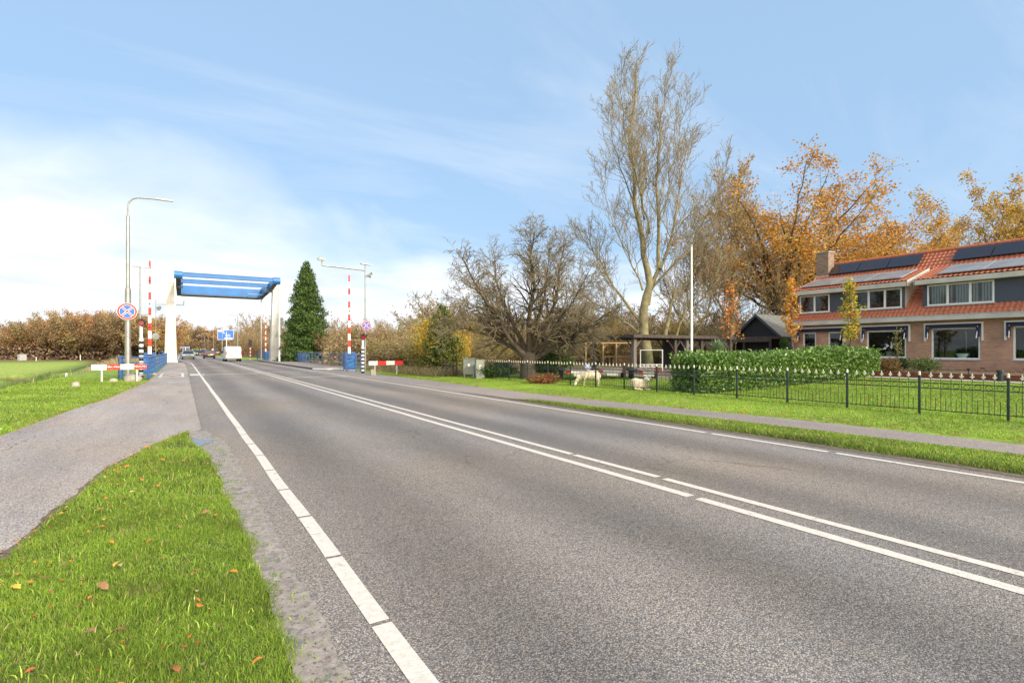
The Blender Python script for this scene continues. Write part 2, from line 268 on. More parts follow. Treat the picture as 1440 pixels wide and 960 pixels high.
# ---------------------------------------------------------------- mesh helpers
class MB:
    def __init__(s): s.v = []; s.f = []; s.m = []; s.c = None
    def add(s, vs, fs, mi=0):
        o = len(s.v); s.v.extend(vs)
        for f in fs: s.f.append(tuple(i + o for i in f)); s.m.append(mi)
        return s
    def box(s, c, d, rz=0, mi=0, top=1.0, rx=0, topy=None):
        x, y, z = (v / 2 for v in d); ty = top if topy is None else topy; vs = []
        for k, (sx, sy, sz) in enumerate(((-1, -1, -1), (1, -1, -1), (1, 1, -1), (-1, 1, -1), (-1, -1, 1), (1, -1, 1), (1, 1, 1), (-1, 1, 1))):
            q = Vector((sx * x * (top if sz > 0 else 1), sy * y * (ty if sz > 0 else 1), sz * z))
            if rx: q = Matrix.Rotation(rx, 3, 'X') @ q
            if rz: q = Matrix.Rotation(rz, 3, 'Z') @ q
            vs.append((q.x + c[0], q.y + c[1], q.z + c[2]))
        return s.add(vs, [(0, 3, 2, 1), (4, 5, 6, 7), (0, 1, 5, 4), (1, 2, 6, 5), (2, 3, 7, 6), (3, 0, 4, 7)], mi)
    def b2(s, lo, hi, mi=0): return s.box([(a + b) / 2 for a, b in zip(lo, hi)], [abs(b - a) for a, b in zip(lo, hi)], mi=mi)
    def cyl(s, p0, p1, r0, r1=None, n=12, mi=0, cap=True):
        r1 = r0 if r1 is None else r1; p0 = Vector(p0); p1 = Vector(p1); a = (p1 - p0).normalized()
        t = Vector((0, 0, 1)) if abs(a.z) < .9 else Vector((1, 0, 0)); u = a.cross(t).normalized(); w = a.cross(u)
        vs = []
        for p, r in ((p0, r0), (p1, r1)):
            for i in range(n):
                q = p + (u * math.cos(2 * math.pi * i / n) + w * math.sin(2 * math.pi * i / n)) * r; vs.append(tuple(q))
        fs = [(i, (i + 1) % n, n + (i + 1) % n, n + i) for i in range(n)]
        if cap: fs += [tuple(range(n))[::-1], tuple(range(n, 2 * n))]
        return s.add(vs, fs, mi)
    def tube(s, pts, r, n=8, mi=0):
        for a, b in zip(pts[:-1], pts[1:]): s.cyl(a, b, r, r, n, mi)
        return s
    def ell(s, c, r, n=12, mi=0, rz=0, ry=0):
        vs = []; fs = []; k = n // 2; Rm = Matrix.Rotation(rz, 3, 'Z') @ Matrix.Rotation(ry, 3, 'Y')
        for i in range(k + 1):
            th = math.pi * i / k
            for j in range(n):
                ph = 2 * math.pi * j / n; q = Rm @ Vector((r[0] * math.sin(th) * math.cos(ph), r[1] * math.sin(th) * math.sin(ph), r[2] * math.cos(th))); vs.append((c[0] + q.x, c[1] + q.y, c[2] + q.z))
        for i in range(k):
            for j in range(n): fs.append((i * n + j, (i + 1) * n + j, (i + 1) * n + (j + 1) % n, i * n + (j + 1) % n))
        return s.add(vs, fs, mi)
    def prism(s, poly, a, b, plane='XZ', mi=0):      # poly extruded from a to b along the missing axis
        def P(p, t): return {'XZ': (p[0], t, p[1]), 'YZ': (t, p[0], p[1]), 'XY': (p[0], p[1], t)}[plane]
        n = len(poly); vs = [P(p, a) for p in poly] + [P(p, b) for p in poly]
        return s.add(vs, [tuple(range(n)), tuple(range(n, 2 * n))[::-1]] + [(i, n + i, n + (i + 1) % n, (i + 1) % n) for i in range(n)], mi)
    def build(s, name, mats, parent=None, loc=(0, 0, 0), smooth=False, bevel=0, rot=None):
        me = bpy.data.meshes.new(name); me.from_pydata(s.v, [], s.f)
        if not isinstance(mats, (list, tuple)): mats = [mats]
        for m_ in mats: me.materials.append(M[m_] if isinstance(m_, str) else m_)
        if len(mats) > 1: me.polygons.foreach_set('material_index', s.m)
        if s.c is not None:
            at = me.color_attributes.new('Col', 'FLOAT_COLOR', 'POINT'); at.data.foreach_set('color', np.asarray(s.c, dtype=np.float32).ravel())
        bm = bmesh.new(); bm.from_mesh(me)
        bmesh.ops.recalc_face_normals(bm, faces=bm.faces)
        if bevel:
            es = [e for e in bm.edges if len(e.link_faces) == 2 and e.calc_face_angle(0) > .6]
            bmesh.ops.bevel(bm, geom=es, offset=bevel, segments=2, affect='EDGES', profile=.6)
        bm.to_mesh(me); bm.free()
        if smooth:
            me.polygons.foreach_set('use_smooth', [True] * len(me.polygons))
            if hasattr(me, 'set_sharp_from_angle'): me.set_sharp_from_angle(angle=R(40))
        o = bpy.data.objects.new(name, me); COL.objects.link(o); o.location = loc
        if rot: o.rotation_euler = rot
        if parent: o.parent = parent
        return o

def np_mesh(name, verts, faces, mats, parent=None, col=None, smooth=False, loc=(0, 0, 0)):
    """verts Nx3, faces MxK (all same K)"""
    me = bpy.data.meshes.new(name); nv = len(verts); nf, k = faces.shape
    me.vertices.add(nv); me.vertices.foreach_set('co', np.asarray(verts, np.float32).ravel())
    me.loops.add(nf * k); me.loops.foreach_set('vertex_index', faces.astype(np.int32).ravel())
    me.polygons.add(nf); me.polygons.foreach_set('loop_start', np.arange(0, nf * k, k, dtype=np.int32))
    me.update(calc_edges=True)
    if col is not None:
        c = np.ones((nv, 4), np.float32); c[:, :3] = col
        at = me.color_attributes.new('Col', 'FLOAT_COLOR', 'POINT'); at.data.foreach_set('color', c.ravel())
    me.materials.append(M[mats] if isinstance(mats, str) else mats)
    if smooth: me.polygons.foreach_set('use_smooth', np.ones(nf, bool))
    me.validate(clean_customdata=False)
    o = bpy.data.objects.new(name, me); COL.objects.link(o); o.location = loc
    if parent: o.parent = parent
    return o

def tag(o, label=None, cat=None, group=None, kind=None):
    if label: o['label'] = label
    if cat: o['category'] = cat
    if group: o['group'] = group
    if kind: o['kind'] = kind
    return o
def empty(name, loc=(0, 0, 0), rz=0, label=None, cat=None, group=None):
    o = bpy.data.objects.new(name, None); COL.objects.link(o); o.location = loc; o.rotation_euler = (0, 0, rz); o.empty_display_size = .2
    return tag(o, label, cat, group)
def copy_tree(o, parent=None):
    c = o.copy(); COL.objects.link(c); c.parent = parent
    for ch in list(o.children): copy_tree(ch, c)
    return c
def text_mesh(name, body, size, mt, parent, loc, rot, depth=.002):
    cu = bpy.data.curves.new(name, 'FONT'); cu.body = body; cu.size = size; cu.align_x = 'CENTER'; cu.align_y = 'CENTER'; cu.extrude = depth
    tmp = bpy.data.objects.new(name + '_tmp', cu); COL.objects.link(tmp)
    me = bpy.data.meshes.new_from_object(tmp.evaluated_get(bpy.context.evaluated_depsgraph_get()))
    bpy.data.objects.remove(tmp); me.materials.clear(); me.materials.append(M[mt])
    o = bpy.data.objects.new(name, me); COL.objects.link(o); o.location = loc; o.rotation_euler = rot; o.parent = parent
    return o
def interp(x, pts):
    return np.interp(x, [p[0] for p in pts], [p[1] for p in pts])
def sstep(a, b, x):
    t = np.clip((np.asarray(x, float) - a) / (b - a), 0, 1); return t * t * (3 - 2 * t)
def vnoise(x, y, s, seed=0.):
    """cheap smooth noise on arrays, about -1..1"""
    x = np.asarray(x, float) / s + seed * 7.3; y = np.asarray(y, float) / s + seed * 3.1
    return (np.sin(x * 1.9 + 1.3 * np.sin(y * 1.7 + seed)) + np.sin(y * 2.3 + 1.7 * np.sin(x * 1.1 + 2 * seed)) + .6 * np.sin((x + y) * 4.1 + seed) + .4 * np.sin((x - 1.3 * y) * 7.7)) / 3
# ---------------------------------------------------------------- ground, road, paths
def shift(y): return -1.5 * sstep(64, 104, y) - 26 * np.clip((np.asarray(y, float) - 200) / 130, 0, 9) ** 2
P_PL = [(-40, -3.6), (-3, -3.3), (5, -3.0), (12.6, -2.7), (17.1, -2.36), (20.4, -1.95), (31, -1.36), (33, -1.36), (400, -1.36)]
P_IL = [(-40, -2.4), (0, -1.75), (3, -1.38), (5.1, -1.1), (8.3, -.8), (9.9, -.42), (11.0, -.02), (11.4, .12)]
P_IR = [(-40, .5), (2.5, .47), (4.4, .47), (6, .42), (8.6, .35), (9.6, .22), (10.4, .10), (11.4, .13)]
P_AL = [(-40, .66), (3, .63), (8, .60), (9.5, .58), (10.3, .50), (10.9, .40), (11.4, .32), (400, .32)]
P_RL = [(-40, 8.38), (400, 8.38)]
P_SR = [(-40, 10.4), (2, 10.22), (6.3, 10.0), (9, 9.75), (10.9, 9.3), (12.6, 8.75), (13.6, 8.42)]
P_PR = [(-40, 12.2), (2.8, 11.65), (7, 11.2), (11, 10.7), (16, 10.3), (32, 10.4), (400, 10.4)]
def ZG(x, y):
    x = np.asarray(x, float); y = np.asarray(y, float)
    z = np.full(np.broadcast(x, y).shape, -.05)
    z = z + .05 * sstep(.2, 1.2, interp(y, P_PL) - x) * sstep(60, 30, y)
    l = sstep(-5.2, -9.5, x)
    z = z - 1.45 * l + .06 * vnoise(x, y, 3.0) * sstep(-3.5, -6, x)
    z = z - .7 * np.exp(-((x + 11.5 + .05 * (y - 20)) / 1.3) ** 2) * sstep(-8, -10, x)
    z = z + .05 * sstep(10.5, 11.5, x) * sstep(60, 30, y)
    z = z + .32 * sstep(15, 30, x) * sstep(40, 26, y)
    z = z + .05 * vnoise(x, y, 1.4, 3) * sstep(30, 33, y) * sstep(12, 13, x)
    bank = np.exp(-((y - 73) / 2.5) ** 2) * sstep(-4, -8, x) * sstep(-16, -10, x) * .6
    z = z + bank
    c = sstep(75.2, 78, y) * sstep(87.5, 85, y)
    z = z * (1 - c) + c * -3.0
    z = z + 0.02 * 0
    far = sstep(100, 130, y); z = z + far * -.0
    return z
def grid_axis(segs):
    out = []
    for a, b, s in segs: out += list(np.arange(a, b, s))
    return np.array(out + [segs[-1][1]])
def build_ground():
    xs = grid_axis([(-2500, -400, 350), (-400, -60, 20), (-60, -20, 2.0), (-20, -14, .8), (-14, 0, .35), (0, 10, .7), (10, 16, .35), (16, 40, .8), (40, 100, 3), (100, 400, 25), (400, 2500, 350)])
    ys = grid_axis([(-600, -60, 90), (-60, -6, 3), (-6, 34, .45), (34, 72, .9), (72, 92, .5), (92, 140, 2), (140, 400, 12), (400, 3000, 325)])
    X, Y = np.meshgrid(xs, ys); Z = ZG(X, Y)
    V = np.stack([X.ravel(), Y.ravel(), Z.ravel()], 1); nx = len(xs); ny = len(ys)
    i = (np.arange(ny - 1)[:, None] * nx + np.arange(nx - 1)[None]).ravel(); F = np.stack([i, i + 1, i + nx + 1, i + nx], 1)
    x = V[:, 0]; y = V[:, 1]
    def mixc(a, b, t): return a * (1 - t[:, None]) + np.array(b) * t[:, None]
    c = np.tile(np.array([.20, .29, .045]), (len(V), 1))                        # mown verge
    t = sstep(-8.5, -12.5, x); c = mixc(c, (.27, .37, .06), t)                    # pasture
    c = mixc(c, (.33, .38, .10), t * (.5 + .5 * vnoise(x, y, 22, 2)) * .7)
    d = np.exp(-((x + 10.6 + .05 * (y - 20)) / 2.0) ** 2) * (x < -6); c = mixc(c, (.055, .085, .03), np.clip(d * 1.1, 0, 1))
    w = sstep(15.5, 18, x) * sstep(27, 31, y) + sstep(11.6, 12.6, x) * sstep(31, 33, y) ; w = np.clip(w, 0, 1); c = mixc(c, (.20, .135, .075), w)
    c = mixc(c, (.16, .15, .06), w * np.clip(.5 + .6 * vnoise(x, y, 5, 4), 0, 1) * .8)
    lw = sstep(14.4, 15, x) * sstep(27, 24, y); c = mixc(c, (.15, .235, .03), lw)
    yard = sstep(19, 20.5, x) * sstep(13.2, 13.8, y) * sstep(30, 28, y); c = mixc(c, (.19, .16, .13), yard)
    bk = np.exp(-((y - 72) / 3.2) ** 2) * (x < -3) * sstep(-12, -6, x); c = mixc(c, (.34, .27, .14), np.clip(bk * 1.2, 0, 1))
    far = sstep(150, 190, y) * (x > -200); c = mixc(c, (.15, .11, .06), far * .8)
    cn = sstep(75.5, 77, y) * sstep(87.5, 86, y); c = mixc(c, (.10, .085, .05), cn)
    tag(np_mesh('ground', V, F, 'ground', col=np.clip(c, .01, 1), smooth=True), kind='structure')
build_ground()
def strip(name, lo, hi, ys, n, z, mt, rag=0, bulge=0, sm=True, sh=True, drop=0):
    ys = np.asarray(ys); a = interp(ys, lo); b = interp(ys, hi)
    if sh: s = shift(ys); a = a + s; b = b + s
    if rag: a = a + rag * (vnoise(ys, 0 * ys, .35, 1) + .6 * vnoise(ys, 0 * ys, .12, 2)) * .5; b = b + rag * (vnoise(ys, 0 * ys, .3, 5) + .6 * vnoise(ys, 0 * ys, .1, 3)) * .5
    t = np.linspace(0, 1, n + 1)[None]; X = a[:, None] * (1 - t) + b[:, None] * t; Y = np.repeat(ys[:, None], n + 1, 1)
    Z = np.full(X.shape, z) + bulge * np.sin(np.pi * t) ** .6
    if bulge: Z = Z + .012 * vnoise(X, Y, .5)
    V = np.stack([X.ravel(), Y.ravel(), Z.ravel()], 1)
    i = (np.arange(len(ys) - 1)[:, None] * (n + 1) + np.arange(n)[None]).ravel(); F = np.stack([i, i + 1, i + n + 2, i + n + 1], 1)
    return tag(np_mesh(name, V, F, mt, smooth=sm), kind='structure')
yl = np.concatenate([np.arange(-40, 0, 2), np.arange(0, 12, .08), np.arange(12, 60, .5), np.arange(60, 200, 2.5), np.arange(200, 330, 5)])
strip('road', P_AL, P_RL, yl, 8, 0, 'asphalt')
yn = yl[yl < 76]
strip('cycle_path', P_PL, P_IL[:-1] + [(11.3, .08), (11.55, .318), (400, .318)], yn, 6, -.006, 'path')
yi = np.arange(-12, 11.35, .05)
strip('mud_strip', [(y, interp(y, P_IL)) for y in np.arange(-12, 11.5, .5)], [(y, interp(y, P_AL) + .0) for y in np.arange(-12, 12, .1)], np.arange(-12, 11.8, .05), 10, -.012, 'mud', rag=0)
strip('mud_edge', [(y, v - .04) for y, v in P_IR], [(y, v + .035) for y, v in P_AL], yi, 5, .004, 'mud', rag=.05)
strip('grass_island', P_IL, P_IR, yi[yi < 11.1], 14, -.012, 'turf', rag=.03, bulge=.05)
strip('soil_edge', [(y, v - .05) for y, v in P_IL], [(y, v + .05) for y, v in P_IL], yi[yi < 11.3], 3, .0, 'soil', rag=.07)
yr = np.arange(-14, 13.6, .06)
strip('grass_strip', [(y, 8.52) for y in (-20, 20)], P_SR, yr, 10, -.01, 'turf', rag=.04, bulge=.04, sh=False)
strip('soil_edge', [(-20, 8.36), (20, 8.36)], [(-20, 8.62), (15.5, 8.62), (17, 8.4)], np.arange(-14, 17, .06), 3, .004, 'soil', rag=.06, sh=False)
strip('side_path', [(p[0], p[1]) for p in P_SR] + [(14.5, 8.37), (400, 8.37)], P_PR, np.concatenate([np.arange(-30, 0, 1.), np.arange(0, 40, .1), np.arange(40, 74, 1)]), 6, -.006, 'redpath', rag=0, sh=False)
# raised pavement with a kerb towards the bridge
def slab(name, x0, x1, y0, y1, z0, z1, mt):
    return tag(MB().b2((x0, y0, z0), (x1, y1, z1)).build(name, mt, bevel=.01), kind='structure')
slab('pavement', 8.62, 11.7, 43, 75.5, -.2, .11, 'redpath')
slab('kerb', 8.46, 8.617, 42.4, 75.5, -.2, .12, 'girder_dk')
slab('bridge_deck', -1.9, 12.0, 75.4, 88.2, -.75, -.03, 'girder_dk')
tag(MB().b2((-400, 76, -2.3), (400, 87, -2.25)).build('canal_water', 'water'), kind='structure')
# puddle and drain patch at the tip of the island
pm = MB(); pts = []
for i in range(30):
    a = 2 * math.pi * i / 30; r = 1 + .18 * math.sin(3 * a + 1) + .12 * math.sin(7 * a); pts.append((.24 + .17 * r * math.cos(a), 9.95 + .42 * r * math.sin(a), .009))
pm.add(pts, [tuple(range(30))]); tag(pm.build('puddle', 'puddle'), kind='structure')
# painted lines
def line(mb, x, w, y0, y1, step=1.5, z=.004, sh=True):
    ys = np.arange(y0, y1 + step, step); ys[-1] = y1
    vs = []; fs = []
    for y in ys:
        s = float(shift(y)) if sh else 0
        wob = .006 * math.sin(y * 1.7)
        vs += [(x - w / 2 + s + wob, y, z), (x + w / 2 + s + wob, y, z)]
    fs = [(2 * i, 2 * i + 1, 2 * i + 3, 2 * i + 2) for i in range(len(ys) - 1)]
    mb.add(vs, fs)
mb = MB(); y = -8.
while y < 14:                      # left edge line with cracks every couple of metres
    if y < 11: line(mb, .93, .112, y, y + 1.05, .35); y += 1.085
    else: line(mb, .93, .112, y, 200, 2.5); break
y = -6.6
line(mb, 4.42, .12, -12, -6.6, 1)
for x0 in (4.42, 4.76):
    y = -3.4 if x0 < 4.5 else -3.1
    ends = [(-12, y + 6.9), (y + 7.0, y + 17), (y + 17.04, 200)] if x0 < 4.5 else [(-12, y + 7.35), (y + 7.45, y + 9.0), (y + 9.07, y + 24), (y + 24.04, 200)]
    for a, b in ends: line(mb, x0, .12 if x0 < 4.5 else .105, a, b, 1.2 if b < 60 else 2.5)
for a, b in ((-12, 3.98), (4.1, 6.1), (6.22, 27), (27.05, 200)): line(mb, 8.06, .105, a, b, 1.2)
for x0, x1, y0, y1 in ((1.05, 4.3, 37.1, 37.42), (1.02, 1.16, 36.6, 38.0), (4.9, 8.0, 30.6, 30.85), (4.9, 8.0, 38.6, 38.85), (.4, .95, 36.2, 38.5)):
    mb.add([(x0, y0, .0045), (x1, y0, .0045), (x1, y1, .0045), (x0, y1, .0045)], [(0, 1, 2, 3)])
# crossed box on the cycle path and hatching on the left lane
def bar(mb, a, b, w, z=.0):
    a = Vector(a); b = Vector(b); d = (b - a).normalized(); n = Vector((-d.y, d.x)) * w / 2
    mb.add([(a.x + n.x, a.y + n.y, z), (a.x - n.x, a.y - n.y, z), (b.x - n.x, b.y - n.y, z), (b.x + n.x, b.y + n.y, z)], [(0, 1, 2, 3)])
mb.build('road_marking', 'paint')
bpy.data.objects['road_marking']['kind'] = 'structure'
pb = MB()
bar(pb, (-1.12, 34.6), (.1, 34.6), .35); bar(pb, (-1.12, 40.4), (.1, 40.4), .35); bar(pb, (-1.05, 34.8), (-1.05, 40.2), .14, .001); bar(pb, (.03, 34.8), (.03, 40.2), .14, .001)
bar(pb, (-1.0, 34.8), (0, 40.2), .09, .0015); bar(pb, (-1.0, 40.2), (0, 34.8), .09, .002)
tag(pb.build('path_marking', 'paint', loc=(0, 0, .002)), kind='structure')
jb = MB()
for y in (58.5, 59.3, 66, 75.4, 88.2): jb.b2((.35, y - .06, .0005), (8.4, y + .06, .006))
tag(jb.build('expansion_joint', 'corten', loc=(0, 0, 0)), kind='structure')
kb = MB(); kb.tube([(8.5, 42.3, .05), (9.2, 40.6, .06), (9.9, 41.0, .06), (10.6, 39.4, .06)], .05, 6); tag(kb.build('kerb_edging', 'white'), kind='structure')

# ---------------------------------------------------------------- grass
def blades(name, x, y, z, h, w, col, lean=.5, label=None):
    n = len(x); a = nrs.uniform(0, 2 * np.pi, n); ln = nrs.uniform(.1, lean, n); la = nrs.uniform(0, 2 * np.pi, n)
    ux = np.cos(a) * w / 2; uy = np.sin(a) * w / 2; lx = np.cos(la) * ln * h; ly = np.sin(la) * ln * h
    V = np.zeros((n, 5, 3))
    V[:, 0] = np.stack([x - ux, y - uy, z - .004], 1); V[:, 1] = np.stack([x + ux, y + uy, z - .004], 1)
    V[:, 2] = np.stack([x - ux * .75 + lx * .35, y - uy * .75 + ly * .35, z + h * .55], 1); V[:, 3] = np.stack([x + ux * .75 + lx * .35, y + uy * .75 + ly * .35, z + h * .55], 1)
    V[:, 4] = np.stack([x + lx, y + ly, z + h * (1 - .35 * ln)], 1)
    b = np.arange(n)[:, None] * 5
    F = np.concatenate([b + [0, 1, 3], b + [0, 3, 2], b + [2, 3, 4]], 0)
    C = np.repeat(col[:, None, :], 5, 1); 
    return tag(np_mesh(name, V.reshape(-1, 3), F, 'blade', col=C.reshape(-1, 3)), label, None, None, 'stuff')
GP = np.array([[.21, .33, .03], [.28, .40, .045], [.13, .23, .025], [.36, .45, .08], [.42, .36, .14], [.24, .36, .035]])
def gcol(n, x, y, p=(.28, .24, .2, .14, .05, .09), patch=1.5, pal=GP):
    c = pal[nrs.choice(len(pal), n, p=p)] * nrs.uniform(.8, 1.2, (n, 1))
    dead = (vnoise(x, y, patch * .45, 12) > .75) & (nrs.uniform(0, 1, n) < .45); c = np.where(dead[:, None], np.array([.42, .36, .15]) * nrs.uniform(.7, 1.1, (n, 1)), c)
    f = 1 + .30 * vnoise(x, y, patch, 2) + .18 * vnoise(x, y, patch * .3, 5)
    return np.clip(c * f[:, None], .01, 1)
def region(n, x0, x1, y0, y1, lo, hi, ypow=1.0, mar=0):
    y = y0 + (y1 - y0) * nrs.uniform(0, 1, n) ** ypow; x = nrs.uniform(x0, x1, n)
    k = (x > lo(y) + mar) & (x < hi(y) - mar); return x[k], y[k]
def zisl(x, y, lo, hi, b):
    t = np.clip((x - lo) / (hi - lo), 0, 1); return -.012 + b * np.sin(np.pi * t) ** .6
# island: three density bands
for i, (y0, y1, n, h, w, nm) in enumerate(((.9, 3.4, 170000, .034, .0026, 'grass'), (3.4, 6.2, 130000, .036, .0034, 'grass'), (6.2, 11.2, 80000, .040, .0045, 'grass'))):
    x, y = region(n, -1.9, .62, y0, y1, lambda y: interp(y, P_IL) - .01 + .045 * vnoise(y, 0 * y, .3), lambda y: interp(y, P_IR) + .01 + .07 * vnoise(y, 0 * y, .25, 4))
    cl = vnoise(x, y, .22, 8); k = nrs.uniform(-1.5, 1.3, len(x)) < cl + .75; x = x[k]; y = y[k]
    bare = np.exp(-(((x + .05) / .22) ** 2 + ((y - 9.55) / .3) ** 2)); k = nrs.uniform(0, 1, len(x)) > bare * 1.2; x = x[k]; y = y[k]
    z = zisl(x, y, interp(y, P_IL), interp(y, P_IR), .05)
    hh = h * nrs.uniform(.5, 1.35, len(x)) * (1 + .35 * vnoise(x, y, .35, 3))
    blades(nm, x, y, z, hh, w * nrs.uniform(.7, 1.4, len(x)), gcol(len(x), x, y, patch=.9), 1.1)
x, y = region(9000, -1.9, .62, .9, 11, lambda y: interp(y, P_IL), lambda y: interp(y, P_IR))
k = vnoise(x, y, .5, 7) > -.1; x = x[k]; y = y[k]
blades('grass', x, y, zisl(x, y, interp(y, P_IL), interp(y, P_IR), .05), .062 * nrs.uniform(.5, 1.3, len(x)), .0062 * nrs.uniform(.7, 1.4, len(x)), gcol(len(x), x, y, (.2, .25, .1, .25, .1, .1)) * 1.1, 1.5)
x, y = region(60000, 8.45, 10.5, 1.5, 14, lambda y: 8.56 + .06 * vnoise(y, 0 * y, .4), lambda y: interp(y, P_SR) + .02 + .03 * vnoise(y, 0 * y, .3, 2), 1.1)
z = zisl(x, y, 8.52, interp(y, P_SR), .04)
ed = np.exp(-((x - 8.7) / .25) ** 2)
c = gcol(len(x), x, y, (.22, .2, .2, .18, .12, .08)); c = c * (1 - .25 * ed[:, None])
blades('grass', x, y, z, (.03 + .045 * ed) * nrs.uniform(.5, 1.4, len(x)), .009 * nrs.uniform(.7, 1.4, len(x)), c, 1.2)
x, y = region(75000, 10.2, 14.7, 1.5, 34, lambda y: interp(y, P_PR) + .03 * vnoise(y, 0 * y, .4), lambda y: 14.9 - .05 * y + 0 * y, 1.15)
blades('grass', x, y, ZG(x, y), .035 * nrs.uniform(.5, 1.3, len(x)), .014 * nrs.uniform(.7, 1.4, len(x)), gcol(len(x), x, y, (.3, .3, .06, .24, .02, .08), 3) * 1.1, 1.0)
x, y = region(90000, 13.7, 27, 2.0, 26, lambda y: 14.6 - .045 * y, lambda y: 27 + 0 * y, 1.1)
k = ~((x > 20) & (y > 13.5)); x = x[k]; y = y[k]
cs = gcol(len(x), x, y, (.34, .28, .12, .18, .02, .06), 2.5)
blades('grass', x, y, ZG(x, y), .045 * nrs.uniform(.5, 1.3, len(x)), .02 * nrs.uniform(.7, 1.4, len(x)), cs, 1.0)
# sparse tufts creeping over the mud strip
x, y = region(9000, .3, .7, 1.2, 10.5, lambda y: interp(y, P_IR) - .01, lambda y: interp(y, P_AL) + .02)
k = (vnoise(x, y, .12, 4) > .35) & (nrs.uniform(0, 1, len(x)) > (x - .42) * 4); x = x[k]; y = y[k]
blades('grass', x, y, np.full(len(x), .004), .03 * nrs.uniform(.5, 1.4, len(x)), .004 * nrs.uniform(.7, 1.4, len(x)), gcol(len(x), x, y), 1.3)
# left verge, ditch side and pasture edge
x, y = region(80000, -9, -1.2, 9, 36, lambda y: -9 + 0 * y, lambda y: interp(y, P_PL) + .03 + .05 * vnoise(y, 0 * y, .5), 1.2)
tuft = vnoise(x, y, .9, 6)
blades('grass', x, y, ZG(x, y), (.05 + .03 * np.clip(tuft, -1, 1.5) + .05 * sstep(-4.2, -6, x)) * nrs.uniform(.5, 1.4, len(x)), .016 * nrs.uniform(.7, 1.4, len(x)), gcol(len(x), x, y, (.26, .26, .14, .20, .06, .08), 1.6), 1.1)
x, y = region(42000, -30, -5.5, 13, 75, lambda y: -16 - .1 * y, lambda y: -6.2 + 0 * y, 1.3)
k = nrs.uniform(0, 1, len(x)) < np.exp(-((x + 9.5 + .05 * (y - 20)) / 3.0) ** 2); x = x[k]; y = y[k]
dry = nrs.uniform(0, 1, len(x)) < (.05 + .45 * (vnoise(x, y, 3.3, 9) > .8))
c = np.where(dry[:, None], np.array([.40, .33, .16]), np.array([.15, .24, .05])) * nrs.uniform(.7, 1.25, (len(x), 1))
blades('ditch_reeds', x, y, ZG(x, y), np.where(dry, .55, .38) * nrs.uniform(.5, 1.3, len(x)), .035 * nrs.uniform(.7, 1.4, len(x)), c, .9)
# dry reeds on the canal bank
x, y = region(9000, -9, -2.2, 67, 76, lambda y: -9 + 0 * y, lambda y: -2.4 + 0 * y)
c = np.array([.46, .38, .21]) * nrs.uniform(.6, 1.2, (len(x), 1))
k = nrs.uniform(0, 1, len(x)) < np.exp((x + 2) / 3.5); x = x[k]; y = y[k]; c = c[k]
blades('canal_reeds', x, y, ZG(x, y), .7 * nrs.uniform(.4, 1.3, len(x)), .05 * nrs.uniform(.7, 1.4, len(x)), c, .7)
# rough dry grass in front of the scrub
x, y = region(34000, 11.3, 20, 27, 74, lambda y: np.where(y > 40, 12.0, 11.6), lambda y: 20 + 0 * y, 1.3)
c = np.where((nrs.uniform(0, 1, len(x)) < .7)[:, None], np.array([.36, .26, .14]), np.array([.16, .19, .06])) * nrs.uniform(.6, 1.2, (len(x), 1))
blades('dry_grass', x, y, ZG(x, y), .45 * nrs.uniform(.2, 1.5, len(x)) ** 1.3, .03 * nrs.uniform(.6, 1.4, len(x)), c * 1.15, 2.2)

# ---------------------------------------------------------------- fallen leaves
def leaf_mb(kind):
    mb = MB(); n = 5; L = 1.0; out = []
    prof = [(0, 0), (.12, .16), (.3, .3), (.42, .2), (.58, .32), (.75, .16), (1, 0)]
    for i, (t, w) in enumerate(prof):
        z = .10 * math.sin(t * 3.1) + (.05 if kind else .0)
        out.append((t - .5, w, z + .22 * w)); out.append((t - .5, 0, z)); out.append((t - .5, -w, z + .12 * w))
    fs = []
    for i in range(len(prof) - 1):
        a = i * 3; fs += [(a, a + 3, a + 4, a + 1), (a + 1, a + 4, a + 5, a + 2)]
    mb.add(out, fs); mb.cyl((-.5, 0, 0), (-.78, .03, .05), .012, .01, 5)
    return mb
LC = [('leaf_orange', (.62, .22, .03)), ('leaf_brown', (.30, .16, .07)), ('leaf_tan', (.50, .38, .22)), ('leaf_rust', (.42, .12, .04)), ('leaf_yellow', (.62, .42, .06))]
lm = [mat(n_, c_, .6, var=.25, vscale=6, trans=.15) for n_, c_ in LC]
protos = []
for i, m_ in enumerate(lm):
    o = leaf_mb(i % 2).build('fallen_leaf', m_, smooth=True); protos.append(o)
LW = ['orange', 'brown', 'tan', 'rust red', 'yellow']
used = set()
spots = []
while len(spots) < 190:
    y = 1.5 + 8.5 * rnd.random() ** 1.4; x = rnd.uniform(float(interp(y, P_IL)), float(interp(y, P_IR)) - .1)
    t = (x - interp(y, P_IL)) / (interp(y, P_IR) - interp(y, P_IL))
    if rnd.random() < t * .75: continue
    spots.append((x, y, float(zisl(x, y, interp(y, P_IL), interp(y, P_IR), .05)) + .042 + rnd.random() * .02))
for k in range(10): spots.append((rnd.uniform(-2.6, -1.3), rnd.uniform(5, 13), .004))
for k, (x, y, z) in enumerate(spots):
    i = rnd.choice((0, 0, 0, 1, 2, 3, 4, 1))
    if i in used: o = protos[i].copy(); COL.objects.link(o)
    else: o = protos[i]; used.add(i)
    s = rnd.uniform(.028, .075) * (1.15 if y < 4 else 1); o.scale = (s, s * rnd.uniform(.7, 1.1), s); o.location = (x, y, z)
    o.rotation_euler = (rnd.uniform(-.5, .5), rnd.uniform(-.4, .4), rnd.uniform(0, 6.3))
    on = 'on the near grass island' if k < 190 else 'on the grey cycle path'
    tag(o, f'curled {LW[i]} fallen leaf lying {on}', 'leaf', f'{LW[i]} fallen leaves {on}')
for i in range(5):
    if i not in used: bpy.data.objects.remove(protos[i])
